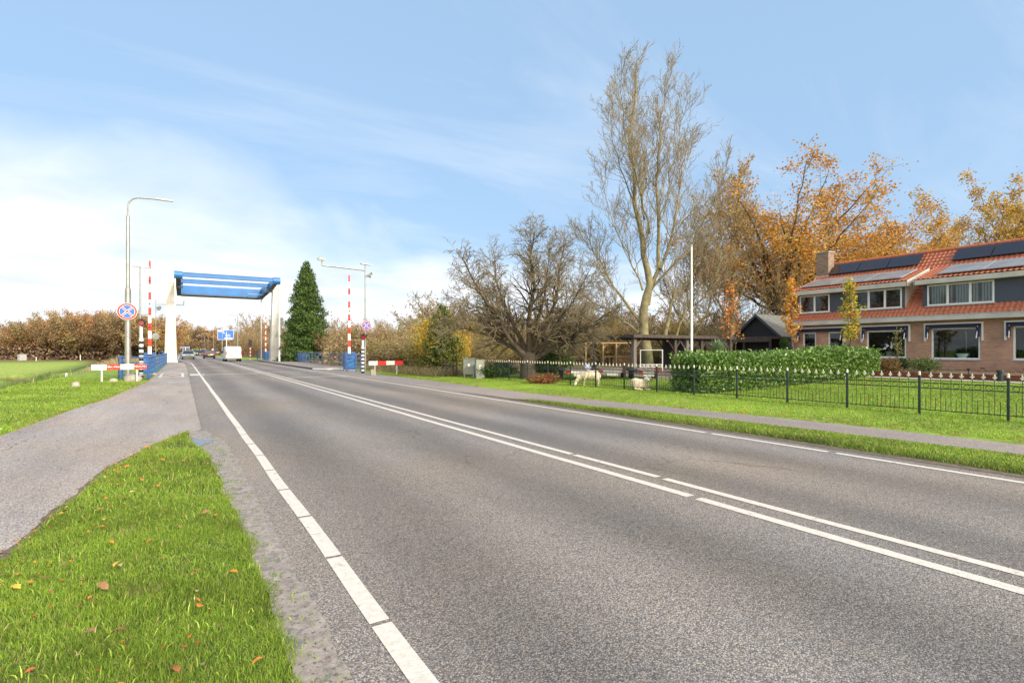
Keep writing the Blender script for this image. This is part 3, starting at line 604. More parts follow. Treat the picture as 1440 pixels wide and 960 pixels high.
# tiny leaf litter, too many to count
def litter(name, x, y, z, s, pal):
    n = len(x); a = nrs.uniform(0, 6.28, n); V = np.zeros((n, 4, 3))
    for j, (u, v) in enumerate(((-1, 0), (0, -.6), (1, 0), (0, .6))):
        V[:, j, 0] = x + s * (u * np.cos(a) - v * np.sin(a)); V[:, j, 1] = y + s * (u * np.sin(a) + v * np.cos(a)); V[:, j, 2] = z + nrs.uniform(0, .9, n) * s
    c = np.array(pal)[nrs.choice(len(pal), n)] * nrs.uniform(.7, 1.2, (n, 1))
    return tag(np_mesh(name, V.reshape(-1, 3), np.arange(n * 4).reshape(n, 4), 'leaf', col=np.repeat(c[:, None], 4, 1).reshape(-1, 3)), kind='stuff')
LP = [(.55, .2, .03), (.3, .16, .07), (.48, .36, .2), (.4, .12, .04)]
n = 1500; y = nrs.uniform(1, 30, n); x = interp(y, P_PL) + nrs.normal(0, .25, n)
n2 = 700; y2 = nrs.uniform(2, 30, n2); x2 = interp(y2, P_PR) + nrs.normal(0.1, .25, n2)
n3 = 1600; y3 = nrs.uniform(3, 24, n3); x3 = 14.7 + nrs.uniform(0, 11, n3)
n4 = 1100; y4 = nrs.uniform(1, 11, n4); x4 = interp(y4, P_IL) + nrs.uniform(0, 1, n4) ** 2.0 * 1.5
n5 = 250; y5 = nrs.uniform(2, 14, n5); x5 = nrs.uniform(-2.8, -.8, n5)
X = np.concatenate([x, x2, x3, x4, x5]); Y = np.concatenate([y, y2, y3, y4, y5])
Z = np.concatenate([np.maximum(ZG(x, y), -.005) + .03, np.maximum(ZG(x2, y2), -.005) + .03, ZG(x3, y3) + .04, 0 * x4 + .055, 0 * x5])
S = np.concatenate([.018 + 0 * x, .03 + 0 * x2, .035 + 0 * x3, .012 + 0 * x4, .011 + 0 * x5]) * nrs.uniform(.6, 1.4, len(X))
litter('leaf_litter', X, Y, Z, S, LP)
# ---------------------------------------------------------------- trees
class Tree:
    def __init__(s, seed): s.r = random.Random(seed); s.paths = {0: [], 1: []}; s.tips = []; s.bud = []
    def path(s, lvl, pts, rad): s.paths[0 if lvl == 0 else 1].append((pts, rad))
    def grow(s, p, d, L, r, depth, P):
        """one branch and its children"""
        rr = s.r; n = max(2, min(7, int(L / P['seg']) + 2)); pts = [p.copy()]; rad = [r]; d = d.normalized()
        kids = []; wob = P['wob']
        for i in range(n):
            d = (d + Vector((rr.gauss(0, wob), rr.gauss(0, wob), rr.gauss(0, wob) + P['up'] * (1 if depth > 0 else .7)))).normalized()
            p = p + d * (L / n); t = (i + 1) / n
            pts.append(p.copy()); rad.append(max(P['rmin'], r * (1 - .75 * t)))
            kids.append((t, p.copy(), d.copy(), rad[-1]))
        s.path(0 if r > P['rsplit'] else 1, pts, rad)
        if depth <= 0:
            s.tips.append((p, d)); 
            for q in pts[1:]: s.bud.append(q)
            return
        nk = P['kids'][min(len(P['kids']) - 1, depth)]
        for j in range(nk):
            t = (j + rr.uniform(.2, .9)) / nk; t = .18 + .82 * t
            i = min(len(kids) - 1, int(t * n)); _, q, dd, kr = kids[i]
            ax = dd.cross(Vector((rr.gauss(0, 1), rr.gauss(0, 1), rr.gauss(0, 1)))).normalized()
            nd = Matrix.Rotation(R(rr.uniform(*P['ang'])), 3, ax) @ dd
            s.grow(q, nd, L * P['rat'] * rr.uniform(.6, 1.15) * (1.15 - .45 * t), max(P['rmin'], kr * .62), depth - 1, P)
    def limb(s, pts, r0, r1, P, depth, kids, klen, k0=.25, jit=.1):
        """hand-placed limb with children along it"""
        rr = s.r; P3 = [Vector(q) for q in pts]; out = [P3[0]]
        for a, b in zip(P3[:-1], P3[1:]):
            L = (b - a).length; k = max(1, int(L / 1.0))
            for i in range(1, k + 1):
                q = a.lerp(b, i / k)
                if not (i == k and b is P3[-1]): q = q + Vector((rr.gauss(0, jit), rr.gauss(0, jit), rr.gauss(0, jit * .5)))
                out.append(q)
        n = len(out); rad = [r0 + (r1 - r0) * (i / (n - 1)) ** .62 for i in range(n)]
        s.path(0, out, rad); tot = sum((b - a).length for a, b in zip(out[:-1], out[1:]))
        for j in range(kids):
            t = k0 + (1 - k0) * (j + rr.random()) / kids; f = t * (n - 1); i = min(n - 2, int(f)); q = out[i].lerp(out[i + 1], f - i); dd = (out[i + 1] - out[i]).normalized()
            ax = dd.cross(Vector((rr.gauss(0, 1), rr.gauss(0, 1), rr.gauss(0, 1)))).normalized()
            nd = Matrix.Rotation(R(rr.uniform(*P['ang'])), 3, ax) @ dd
            kr = rad[i]
            s.grow(q, nd, klen * rr.uniform(.55, 1.2) * (1.25 - .75 * t), max(P['rmin'] * 1.3, min(kr * .5, P.get('kr', .06))), depth, P)
        s.grow(out[-1], (out[-1] - out[-2]), klen * .45, max(r1 * .6, P['rmin']), max(1, depth - 1), P)
    def mesh(s, which, name, mt, parent, loc=(0, 0, 0)):
        V = []; F = []; o = 0
        for pts, rad in s.paths[which]:
            n = 9 if rad[0] > .12 else (5 if rad[0] > .03 else 3)
            k = len(pts); a = np.array([tuple(p) for p in pts]); d = np.zeros_like(a); d[:-1] = a[1:] - a[:-1]; d[-1] = d[-2]
            d /= np.linalg.norm(d, axis=1)[:, None] + 1e-9
            ref = np.array([0., 0, 1]) if abs(d[0][2]) < .9 else np.array([1., 0, 0])
            u = np.cross(d, ref); u /= np.linalg.norm(u, axis=1)[:, None] + 1e-9; w = np.cross(d, u)
            th = np.arange(n) * 2 * np.pi / n; rr_ = np.array(rad)[:, None, None]
            ring = a[:, None] + rr_ * (u[:, None] * np.cos(th)[None, :, None] + w[:, None] * np.sin(th)[None, :, None])
            V.append(ring.reshape(-1, 3)); i = np.arange(k - 1)[:, None] * n; j = np.arange(n)[None]; j2 = (j + 1) % n
            F.append(np.stack([(i + j).ravel(), (i + j2).ravel(), (i + n + j2).ravel(), (i + n + j).ravel()], 1) + o); o += k * n
        if not V: return None
        return np_mesh(name, np.concatenate(V), np.concatenate(F), mt, parent, smooth=True, loc=loc)
def leafcards(P, size, pal, probs, seed=1, spread=.25, droop=0., aspect=.6, flat=0.):
    """P: Nx3 centres -> 4-vertex leaf quads (diamond, folded), colours"""
    rs = np.random.RandomState(seed); n = len(P); c = P + rs.normal(0, spread, P.shape)
    u = rs.normal(0, 1, (n, 3)); u[:, 2] = u[:, 2] * (1 - flat) - droop; u /= np.linalg.norm(u, axis=1)[:, None]
    v = np.cross(u, rs.normal(0, 1, (n, 3))); v /= np.linalg.norm(v, axis=1)[:, None] + 1e-9
    sz = size * rs.uniform(.6, 1.35, n)[:, None]
    V = np.stack([c - u * sz * .5, c + v * sz * aspect * .5 + u * sz * .05, c + u * sz * .5, c - v * sz * aspect * .5 + u * sz * .05], 1)
    col = np.array(pal)[rs.choice(len(pal), n, p=probs)] * rs.uniform(.75, 1.25, (n, 1))
    return V.reshape(-1, 3), np.arange(n * 4).reshape(n, 4), np.repeat(col[:, None], 4, 1).reshape(-1, 3)
PB = dict(seg=.5, wob=.13, up=.10, rmin=.007, rsplit=.05, kids=[0, 4, 4, 5], ang=(22, 50), rat=.52, kr=.07)
def plane_pts(base, px0, sc, seed, depth=.5):
    """limb sketches as (sideways, height) in metres relative to the trunk foot, given random depth"""
    rr = random.Random(seed)
    return rr
CR, CF = Vector((740 / 873.4, -464 / 873.4, 0)), Vector((464 / 873.4, 740 / 873.4, 0))
def limbs_to3d(sk, m, seed, dep):
    rr = random.Random(seed); out = []
    for L in sk:
        k = rr.uniform(-dep, dep) * (0 if not out else .2 if len(out) == 1 else 1); n = len(L); pts = []
        for i, (u, v) in enumerate(L):
            pts.append(tuple(CR * (u * m) + CF * (k * (i / (n - 1)) ** 1.2) + Vector((0, 0, v * m))))
        out.append(pts)
    return out
SPECK = [(.34, .16, .06), (.26, .15, .08), (.45, .26, .10)]
def sketch_tree(name, loc, sk, m, radii, P, depth, kids, klen, seed, dep, label, bark, twig, specks=0, cat='tree', group=None, speck_pal=SPECK, speck_size=.08, vs_=1, us_=1):
    t = Tree(seed); e = empty(name, loc, 0, label, cat, group)
    for (L, (r0, r1, kd)) in zip(limbs_to3d([[(u * us_, v * vs_) for u, v in L_] for L_ in sk], m, seed, dep), radii): t.limb(L, r0, r1, P, depth, kd or kids, klen, k0=.3 if r0 > .15 else .12)
    t.mesh(0, 'trunk', bark, e); t.mesh(1, 'crown', twig, e)
    if specks:
        b = np.array([tuple(p) for p in t.bud]); rs = np.random.RandomState(seed); b = b[rs.choice(len(b), min(specks, len(b)))]
        V, F, C = leafcards(b, speck_size, speck_pal, None, seed, .06); np_mesh('leaves', V, F, 'leaf', e, C)
    return e
# 1. the tall bare tree behind the carport (sketch in photo units relative to its foot, 1 unit = .0568 m)
sk = [[(-3, 0), (-6, 50), (-10, 80), (0, 120), (-9, 180), (-20, 230), (-25, 280), (-22, 350), (-18, 428)],
      [(-4, 90), (8, 140), (11, 190), (7, 260), (14, 340), (22, 420)],
      [(-8, 60), (-34, 100), (-52, 140), (-64, 170), (-76, 205)],
      [(11, 140), (30, 190), (43, 250), (58, 320), (70, 352)],
      [(14, 15), (22, 70), (36, 110), (58, 130), (82, 180), (92, 225)],
      [(-14, 50), (-40, 78), (-64, 98), (-84, 115)],
      [(-2, 190), (-22, 260), (-44, 320), (-52, 370)],
      [(26, 20), (44, 80), (68, 98), (88, 135)],
      [(-8, 210), (-3, 270), (2, 330), (6, 400)], [(10, 200), (25, 260), (40, 330), (46, 400)], [(-20, 230), (-34, 290), (-40, 350), (-36, 410)],
      [(0, 110), (30, 150), (55, 200), (70, 260)], [(-10, 110), (-30, 160), (-50, 220), (-62, 270)]]
rad = [(.48, .03, 44), (.22, .02, 40), (.17, .02, 28), (.15, .02, 32), (.24, .02, 34), (.14, .02, 26), (.11, .015, 28), (.16, .02, 24), (.09, .012, 26), (.09, .012, 26), (.08, .012, 24), (.11, .015, 26), (.1, .015, 24)]
PT = dict(PB, up=.13, ang=(18, 48), kr=.045, rmin=.0105, kids=[0, 5, 6, 5], wob=.16)
sketch_tree('bare_tree', (31.7, 29.7, 0), sk, .0568, rad, PT, 2, 14, 3.6, 5, 5, 'tallest tree, bare with many upright mossy leaders behind the timber carport', 'bark_mossy', 'twig_pale', 4200, us_=1.13)
# 2. the gnarled spreading tree behind the fence
sk = [[(0, 0), (2, 25), (3, 40)], [(2, 28), (-18, 45), (-45, 62), (-82, 75), (-108, 74)], [(2, 30), (-22, 55), (-45, 100), (-70, 140), (-84, 175)], [(0, 35), (-16, 65), (-28, 110), (-38, 160), (-48, 205)],
      [(2, 38), (0, 90), (3, 140), (2, 175), (6, 205)], [(5, 30), (22, 70), (37, 120), (45, 170), (52, 215)], [(8, 30), (45, 70), (78, 105), (95, 130)], [(6, 28), (46, 55), (78, 78), (98, 98)],
      [(8, 30), (48, 52), (80, 66), (94, 76)], [(0, 34), (-30, 70), (-62, 105), (-95, 125)], [(4, 34), (20, 60), (55, 110), (75, 160)], [(2, 35), (10, 80), (22, 130), (28, 190)]]
rad = [(.46, .36, 1)] + [(.19, .015, 52)] * 3 + [(.18, .015, 56)] * 2 + [(.16, .015, 52)] * 2 + [(.12, .015, 42)] + [(.11, .012, 46)] * 3
PG = dict(PB, up=.05, wob=.22, ang=(25, 65), rmin=.0075, kids=[0, 5, 6, 5], seg=.35, rsplit=.04)
sketch_tree('gnarled_tree', (15.35, 22.9, 0), sk, .0385, rad, PG, 2, 20, 1.7, 9, 3.2, 'broad bare tree with a thick gnarled trunk right behind the spear-topped fence', 'bark_dark', 'twig', 900, vs_=.88)
# 3. bare multi-stem trees right of the tall one
sk = [[(0, 0), (-2, 70), (2, 140), (5, 220), (12, 300)], [(0, 60), (-25, 110), (-40, 160), (-46, 200)], [(0, 80), (22, 130), (38, 180), (48, 230)], [(0, 110), (-15, 170), (-20, 230), (-18, 280)], [(0, 50), (35, 80), (60, 130)], [(2, 140), (20, 200), (30, 260)], [(0, 70), (-40, 90), (-62, 120)]]
rad = [(.40, .03, 34), (.15, .02, 24), (.16, .02, 24), (.12, .02, 20), (.12, .02, 20), (.1, .015, 20), (.1, .015, 16)]
sketch_tree('bare_tree', (41.7, 29.4, 0), sk, .057, rad, PT, 2, 14, 3.8, 21, 6, 'straight grey-green tree with few orange leaves left of the chimney tree', 'bark_mossy', 'twig_pale', 9000, speck_pal=[(.62, .32, .07), (.5, .28, .08), (.5, .42, .12)], speck_size=.17)
sk = [[(0, 0), (3, 60), (-4, 120), (6, 180), (2, 250)], [(0, 40), (28, 90), (45, 150), (52, 210)], [(0, 50), (-20, 100), (-34, 160)], [(0, 30), (45, 60), (75, 110)], [(0, 100), (15, 160), (28, 220)]]
rad = [(.22, .02, 24), (.12, .02, 18), (.11, .02, 18), (.1, .02, 14), (.07, .015, 14)]
sketch_tree('bare_tree', (36.0, 29.4, 0), sk, .052, rad, PT, 2, 14, 2.6, 33, 4, 'leaning bare tree between the tall tree and the flagpole, twigs reddish', 'bark_mossy', 'twig', 2200)

def oak(seed, H, spread, nleaf, size, pal, probs, P=None, trunk=.3, th=.28, nl=8, bark='bark_dark', twig='twig', depth=2, kl=None, spr=.3, lm_='leaf'):
    t = Tree(seed); rr = random.Random(seed); P = P or dict(PB, up=.03, ang=(25, 60), wob=.16, kids=[0, 4, 4, 4], seg=.8, rmin=.012, rsplit=.06)
    e = empty('autumn_tree'); top = Vector((rr.uniform(-.4, .4), rr.uniform(-.4, .4), H * .93))
    t.limb([(0, 0, -.1), (0, 0, H * th), (rr.uniform(-.5, .5), rr.uniform(-.5, .5), H * .55), top * .76], trunk, .04, P, depth, 12, spread * .45, k0=.35)
    for i in range(nl):
        a = 2 * math.pi * i / nl + rr.uniform(-.3, .3); z0 = H * rr.uniform(th * .75, th * 1.5); up = .42 + .5 * ((i * .618) % 1); q = spread * rr.uniform(.8, 1.05) * max(.3, math.sqrt(max(0, 1 - ((up - .55) / .46) ** 2)))
        t.limb([(0, 0, z0), (math.cos(a) * q * .45, math.sin(a) * q * .45, z0 + (H * up - z0) * .55), (math.cos(a) * q, math.sin(a) * q, H * up)], trunk * .5, .03, P, depth, 12, kl or spread * .42, k0=.2)
    t.mesh(0, 'trunk', bark, e); t.mesh(1, 'branches', twig, e)
    b = np.array([tuple(p) for p in t.bud]); rs = np.random.RandomState(seed)
    # thin out by a coarse noise so that gaps and clumps form
    f = vnoise(b[:, 0] + b[:, 2] * .7, b[:, 1] + b[:, 2] * .4, 2.2, seed); k = f > -.55; b = b[k]
    b = b[rs.choice(len(b), nleaf)]
    V, F, C = leafcards(b, size, pal, probs, seed, spr); np_mesh('crown', V, F, lm_, e, C)
    return e
OR = [(.66, .32, .055), (.56, .26, .05), (.66, .42, .09), (.40, .20, .06), (.40, .36, .12)]
BR = [(.47, .31, .15), (.39, .24, .12), (.53, .37, .18), (.31, .22, .13), (.38, .33, .14)]
YE = [(.72, .48, .05), (.60, .42, .07), (.42, .40, .07), (.68, .36, .05)]
# trees behind the house
def place(e, x, y, rz, s, label, group=None, cat='tree', name=None, z=None):
    e.location = (x, y, -.05 if z is None else z); e.rotation_euler = (0, 0, rz); e.scale = (s[0], s[0], s[1]) if isinstance(s, tuple) else (s, s, s); tag(e, label, cat, group)
    if name: e.name = name
    return e
def atpx(px, d):
    t = (px - 720) / 740; return d * (.84727 * t + .53126), d * (.84727 - .53126 * t)
a = oak(41, 22.5, 8.2, 25000, .24, OR, (.34, .24, .22, .1, .1), trunk=.45, th=.22, nl=16, spr=.36)
x, y = atpx(1098, 50); place(a, x, y, 2.9, (1.05, .92), 'big orange-leaved oak rising behind the brick chimney')
a2 = copy_tree(a); x, y = atpx(1172, 54); place(a2, x, y, .6, (1.05, .78), 'orange oak behind the left part of the house roof')
a3 = oak(43, 19.5, 8, 23000, .25, OR, (.3, .22, .3, .08, .1), trunk=.4, th=.22, nl=15, spr=.38); x, y = atpx(1240, 57); place(a3, x, y, 0, (1.0, .83), 'golden-orange tree behind the middle of the house roof')
a4 = copy_tree(a3); x, y = atpx(1288, 62); place(a4, x, y, 1.3, (.8, .86), 'lower yellow-orange tree right of the golden one behind the roof')
PV = dict(PB, up=.09, ang=(16, 40), wob=.12, kids=[0, 4, 4, 4], seg=.8, rmin=.012, rsplit=.06)
b1 = oak(47, 22.5, 7, 11000, .27, [(.62, .40, .07), (.55, .30, .06), (.40, .36, .09), (.36, .2, .08)], (.4, .25, .2, .15), P=PV, trunk=.3, th=.15, nl=9, bark='bark_mossy', twig='twig_pale')
x, y = atpx(1383, 60); place(b1, x, y, 0, 1, 'thin-leaved many-stemmed tree above the right-hand solar panels')
b2 = copy_tree(b1); x, y = atpx(1438, 57); place(b2, x, y, 2.4, 1.0, 'thin-leaved tree at the far right edge behind the roof')
b3 = copy_tree(b1); x, y = atpx(1500, 60); place(b3, x, y, 4.0, 1.05, 'thin-leaved tree beyond the right edge behind the roof')

# far wood: brown oaks and the road-end wood
w = [oak(61 + i, 15.5, 6.8, 7500, .42, BR, (.3, .25, .2, .12, .13), trunk=.3, th=.12, nl=8, depth=1, spr=.5, kl=2.6, lm_='leaf_var') for i in range(3)]
bw = [oak(71 + i, 14, 5, 700, .4, BR, (.3, .25, .2, .12, .13), P=dict(PV, rmin=.03), trunk=.25, th=.12, nl=8, depth=2, spr=.5, bark='twig', twig='twig_pale') for i in range(2)]
first = set()
def wood(i, protos_, x, y, s, label, group, z=-.1):
    p = protos_[i]
    e = p if id(p) not in first else copy_tree(p); first.add(id(p))
    t = rnd.choice(((1, 1, 1), (1.15, 1.05, .9), (.72, .72, .75), (.85, .95, .85), (1.1, .85, .7), (.6, .58, .6), (1.2, 1.2, .9), (.95, .8, .75)))
    for ch in e.children: ch.color = t + (1,)
    return place(e, x, y, rnd.uniform(0, 6.3), s, label, group, name='autumn_tree', z=z)
LW1 = 'brown autumn tree in the rounded wood behind the left pasture'
edge = [(-60, 205, .85), (-40, 200, .82), (-25, 196, .85), (-12, 190, .88)]
for px in range(-130, 236, 9):      # front row of the wood on the left
    d = 172 - .05 * px + rnd.uniform(-5, 5); x, y = atpx(px, d)
    hf = interp(px, [(-140, .8), (-30, .42), (0, .55), (30, .78), (70, .93), (130, 1.03), (200, 1.0), (240, .9)])
    wood(rnd.randrange(3), w, x, y, (rnd.uniform(.85, 1.1), hf * rnd.uniform(.94, 1.04) * d / 168), LW1, 'trees of the wood behind the pasture', -1.6)
for px in range(-125, 236, 12):
    d = 192 + rnd.uniform(-5, 5); x, y = atpx(px, d)
    hf = interp(px, [(-140, .85), (-30, .45), (0, .58), (30, .8), (70, .97), (130, 1.06), (200, 1.03), (240, .9)])
    wood(rnd.randrange(3), w, x, y, (1.1, hf * d / 168), LW1, 'trees of the wood behind the pasture', -1.6)
LW2 = 'orange-brown tree in the far wood where the road ends'
for px, d, s in [(246, 300, 1), (254, 310, 1.0), (261, 330, 1.0), (268, 320, 1.03), (275, 335, 1.08), (282, 330, 1.06), (290, 320, 1.08), (297, 335, 1.08), (304, 320, 1.0), (312, 330, .95), (320, 320, .85), (328, 310, .8), (250, 350, 1.1), (272, 360, 1.15), (288, 360, 1.2), (305, 360, 1.1), (240, 290, .95), (232, 280, .95)]:
    x, y = atpx(px, d * .86); wood(rnd.randrange(3), w, x, y, (rnd.uniform(.8, .95), s * .9), LW2, 'trees of the far wood at the end of the road', -.1)
LW3 = 'bare pale tree beyond the bridge on the right'
for px, d, s in [(318, 230, 1.0), (328, 240, 1.05), (339, 230, 1.1), (348, 180, 1.0), (356, 165, 1.05), (364, 150, .95), (372, 170, 1.0), (381, 160, .95), (392, 150, .9), (404, 150, .85), (468, 120, .7), (478, 115, .62), (490, 125, .72), (455, 120, .65)]:
    x, y = atpx(px, d); wood(rnd.randrange(2), bw, x, y, (rnd.uniform(.8, 1.0), s), LW3, 'bare trees beyond the bridge')
# tall thin wood behind the scrub and the yard
LW4 = 'thin brownish bare tree in the woodland backdrop'
for k in range(30):
    px = 600 + k * 19 + rnd.uniform(-6, 6); d = rnd.uniform(62, 84); x, y = atpx(px, d)
    s = interp(px, [(590, .6), (625, .85), (660, .6), (800, .58), (900, .62), (1000, .6), (1100, .62), (1200, .55)]) * d / 74
    wood(rnd.randrange(2), bw, x, y, (.95, s * rnd.uniform(.9, 1.1)), LW4, 'bare trees of the woodland backdrop')
birch = [(600, 62, .62), (614, 60, .72), (626, 66, .66)]

# scrub: twiggy shrubs
def shrub(seed, H, nst, spread, twig, pal, nleaf, size=.12, name='twiggy_shrub', depth=2, pr=None):
    t = Tree(seed); rr = random.Random(seed); P = dict(PB, up=.10, ang=(15, 45), wob=.14, kids=[0, 3, 4, 4], seg=.6, rmin=.010, rsplit=.03)
    e = empty(name)
    for i in range(nst):
        a = rr.uniform(0, 6.28); q = spread * rr.random() ** .5; h = H * rr.uniform(.6, 1.0) * (1 - .3 * (q / spread) ** 2); b0 = q * .35
        t.limb([(math.cos(a) * b0, math.sin(a) * b0, -.1), (math.cos(a) * q * .7, math.sin(a) * q * .7, h * .5), (math.cos(a) * q, math.sin(a) * q, h)], .035, .012, P, depth, 9, H * .22, k0=.1)
    t.paths[1] += t.paths[0]; t.mesh(1, 'branches', twig, e)
    b = np.array([tuple(p) for p in t.bud]); rs = np.random.RandomState(seed); b = b[rs.choice(len(b), nleaf)]
    V, F, C = leafcards(b, size, pal, pr, seed, .15); np_mesh('foliage', V, F, 'leaf', e, C)
    return e
SP1 = [(.48, .31, .17), (.56, .40, .24), (.40, .30, .13), (.36, .34, .12)]
SP2 = [(.34, .32, .09), (.44, .35, .14), (.27, .27, .08), (.52, .36, .14)]
sc = [shrub(81, 5.2, 16, 2.6, 'twig_pale', SP1, 5200), shrub(82, 5.5, 16, 2.8, 'twig_red', SP1, 4200), shrub(83, 4.6, 16, 2.6, 'twig', SP2, 7000)]
used_s = set()
def put_shrub(i, x, y, s, label, group):
    e = sc[i] if i not in used_s else copy_tree(sc[i]); used_s.add(i); return place(e, x, y, rnd.uniform(0, 6.3), s, label, group, 'shrub', 'twiggy_shrub', -.1)
LS = ['pale tan twiggy shrub in the scrub bank right of the bridge', 'reddish twiggy shrub in the scrub bank right of the bridge', 'olive-brown leafy shrub in the scrub bank right of the bridge']
for row, (d0, d1, n) in enumerate(((41, 47, 13), (50, 58, 14), (62, 72, 13))):
    for k in range(n):
        px = 452 + (k + rnd.random() * .7) * (230 / n); d = rnd.uniform(d0, d1)
        if px < 500: d = max(d, 56)
        x, y = atpx(px, d)
        if x < 15.4: x = 15.4 + rnd.random()
        tgt = interp(px, [(450, 452), (500, 445), (560, 437), (600, 428), (690, 436)]); h = (492 - tgt - rnd.uniform(-2, 7)) / 740 * d + 1.5
        i = rnd.choice((0, 0, 1, 1, 2, 2) if row else (0, 2, 2, 1)); hs = h / (5.4, 5.7, 4.8)[i] * (1, .98, 1)[row] * (.66 if row == 0 else .92)
        put_shrub(i, x, y, (rnd.uniform(.8, 1.05), hs), LS[i], 'shrubs of the scrub bank')
LS2 = ['pale tan twiggy shrub under the woodland behind the yard', 'reddish twiggy shrub under the woodland behind the yard', 'olive-brown leafy shrub under the woodland behind the yard']
for k in range(30):
    px = 660 + k * 17; d = rnd.uniform(50, 66); x, y = atpx(px, d); i = rnd.randrange(3)
    if 1095 < px: continue
    put_shrub(i, x, y, (1.15, rnd.uniform(.75, 1.05)), LS2[i], 'shrubs under the woodland')
for k, (px, d, s) in enumerate([(351, 118, 1.15), (360, 120, 1.2), (368, 112, 1.15), (344, 125, 1.0), (337, 135, .9), (376, 110, 1.1), (388, 105, 1.0), (399, 100, .9)]):
    x, y = atpx(px, d); put_shrub(1, x, y, (1.2, s), 'orange-brown shrub beside the road beyond the bridge', 'orange-brown shrubs beyond the bridge')
# undergrowth that closes the foot of the woods
def mass(name, n, fx, pal, size, h):
    x, y = fx(n); z = ZG(x, y) + nrs.uniform(0, 1, n) ** 1.2 * h
    V, F, C = leafcards(np.stack([x, y, z], 1), size, pal, None, 5, .2); return tag(np_mesh(name, V, F, 'leaf', col=C), kind='stuff')
def band(x0, x1, d0, d1):
    def f(n):
        px = nrs.uniform(x0, x1, n); d = nrs.uniform(d0, d1, n); t = (px - 720) / 740; return d * (.84727 * t + .53126), d * (.84727 - .53126 * t)
    return f
mass('undergrowth', 26000, band(-160, 240, 160, 200), [(.26, .17, .14), (.32, .21, .15), (.36, .26, .12)], .8, 4.0)
mass('undergrowth', 16000, band(640, 1110, 58, 90), [(.28, .19, .11), (.22, .17, .08), (.44, .28, .09)], .4, 3.6)
mass('undergrowth', 9000, band(228, 335, 225, 300), [(.24, .15, .08), (.18, .14, .07), (.3, .2, .08)], .9, 6)
mass('undergrowth', 11000, band(455, 640, 44, 78), [(.30, .20, .12), (.26, .22, .08), (.38, .26, .13)], .28, 2.6)

# ---- conifers
def conifer(name, H, Rr, n, pal, seed, size=.3, spire=1.15):
    e = empty(name); rs = np.random.RandomState(seed)
    MB().cyl((0, 0, -.1), (0, 0, H * .95), .22, .02, 8).build('trunk', 'bark_dark', e)
    z = H * (1 - rs.uniform(0, 1, n) ** .62); rr = Rr * (1 - z / H) ** (1 / spire); a = rs.uniform(0, 2 * np.pi, n)
    lob = 1 + .13 * np.sin(a * 3 + z * 1.3) + .15 * np.sin(a * 6 - z * 2.7) + .16 * np.sin(z * 4.1 + a * 2) + .12 * np.sin(z * 9 + a * 4)
    zmin = .35 * (1 + .5 * np.sin(a * 5)); rr = rr * lob * rs.uniform(.62, 1.03, n) ** .6
    z = np.maximum(z, zmin * rs.uniform(.3, 1, n)) - rr * .10
    cz = np.sin(a * 9 + z * 5.3) + np.sin(a * 5 - z * 3.1 + 1) + rs.normal(0, .6, n); k_ = cz > -1.15; rr, a, z = rr[k_] * (1 + .05 * cz[k_]), a[k_], z[k_]
    P = np.stack([rr * np.cos(a), rr * np.sin(a), z], 1)
    V, F, C = leafcards(P, size, pal, None, seed, .12, droop=.4, aspect=.45)
    np_mesh('crown', V, F, 'leaf', e, C)
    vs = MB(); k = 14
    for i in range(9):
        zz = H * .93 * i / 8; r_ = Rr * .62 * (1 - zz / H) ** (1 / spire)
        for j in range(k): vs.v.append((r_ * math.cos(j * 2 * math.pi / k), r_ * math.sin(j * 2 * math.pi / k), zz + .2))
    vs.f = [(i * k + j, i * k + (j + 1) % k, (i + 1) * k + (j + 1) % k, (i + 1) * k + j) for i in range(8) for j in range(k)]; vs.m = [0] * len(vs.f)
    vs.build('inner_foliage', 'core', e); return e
GN = [(.085, .15, .04), (.12, .20, .05), (.055, .10, .03), (.18, .25, .06)]
c = conifer('conifer', 12.6, 2.85, 26000, GN, 3, .30, 1.55); x, y = atpx(431, 66); place(c, x, y, 0, 1, 'dense dark green conifer beside the bridge tower', cat='conifer')
c = conifer('spruce', 4.7, 1.7, 8500, [(.06, .11, .035), (.10, .15, .05), (.42, .34, .07), (.3, .28, .07)], 4, .19, 1.5); x, y = atpx(622, 36); place(c, x, y, 0, 1, 'dark green spruce wrapped in yellow leaves left of the cabinets', cat='conifer')
def bush(name, seed, r, n, size, pal, pr=None, lobes=6, twig='twig'):
    e = empty(name); rs = np.random.RandomState(seed); rr = random.Random(seed); P = []
    mb = MB()
    for i in range(lobes):
        a = rr.uniform(0, 6.28); q = rr.uniform(0, .55); c_ = np.array([r[0] * q * math.cos(a), r[1] * q * math.sin(a), r[2] * rr.uniform(.7, 1.3)]); k = n // lobes
        v = rs.normal(0, 1, (k, 3)); v /= np.linalg.norm(v, axis=1)[:, None]; s = np.array(r) * rr.uniform(.45, .75)
        P.append(c_ + v * s * rs.uniform(.55, 1.08, (k, 1))); mb.cyl((0, 0, 0), tuple(c_), .03, .012, 5)
    P = np.concatenate(P); P = P[P[:, 2] > .03]
    V, F, C = leafcards(P, size, pal, pr, seed, .05); np_mesh('foliage', V, F, 'leaf', e, C); mb.build('stems', twig, e); return e
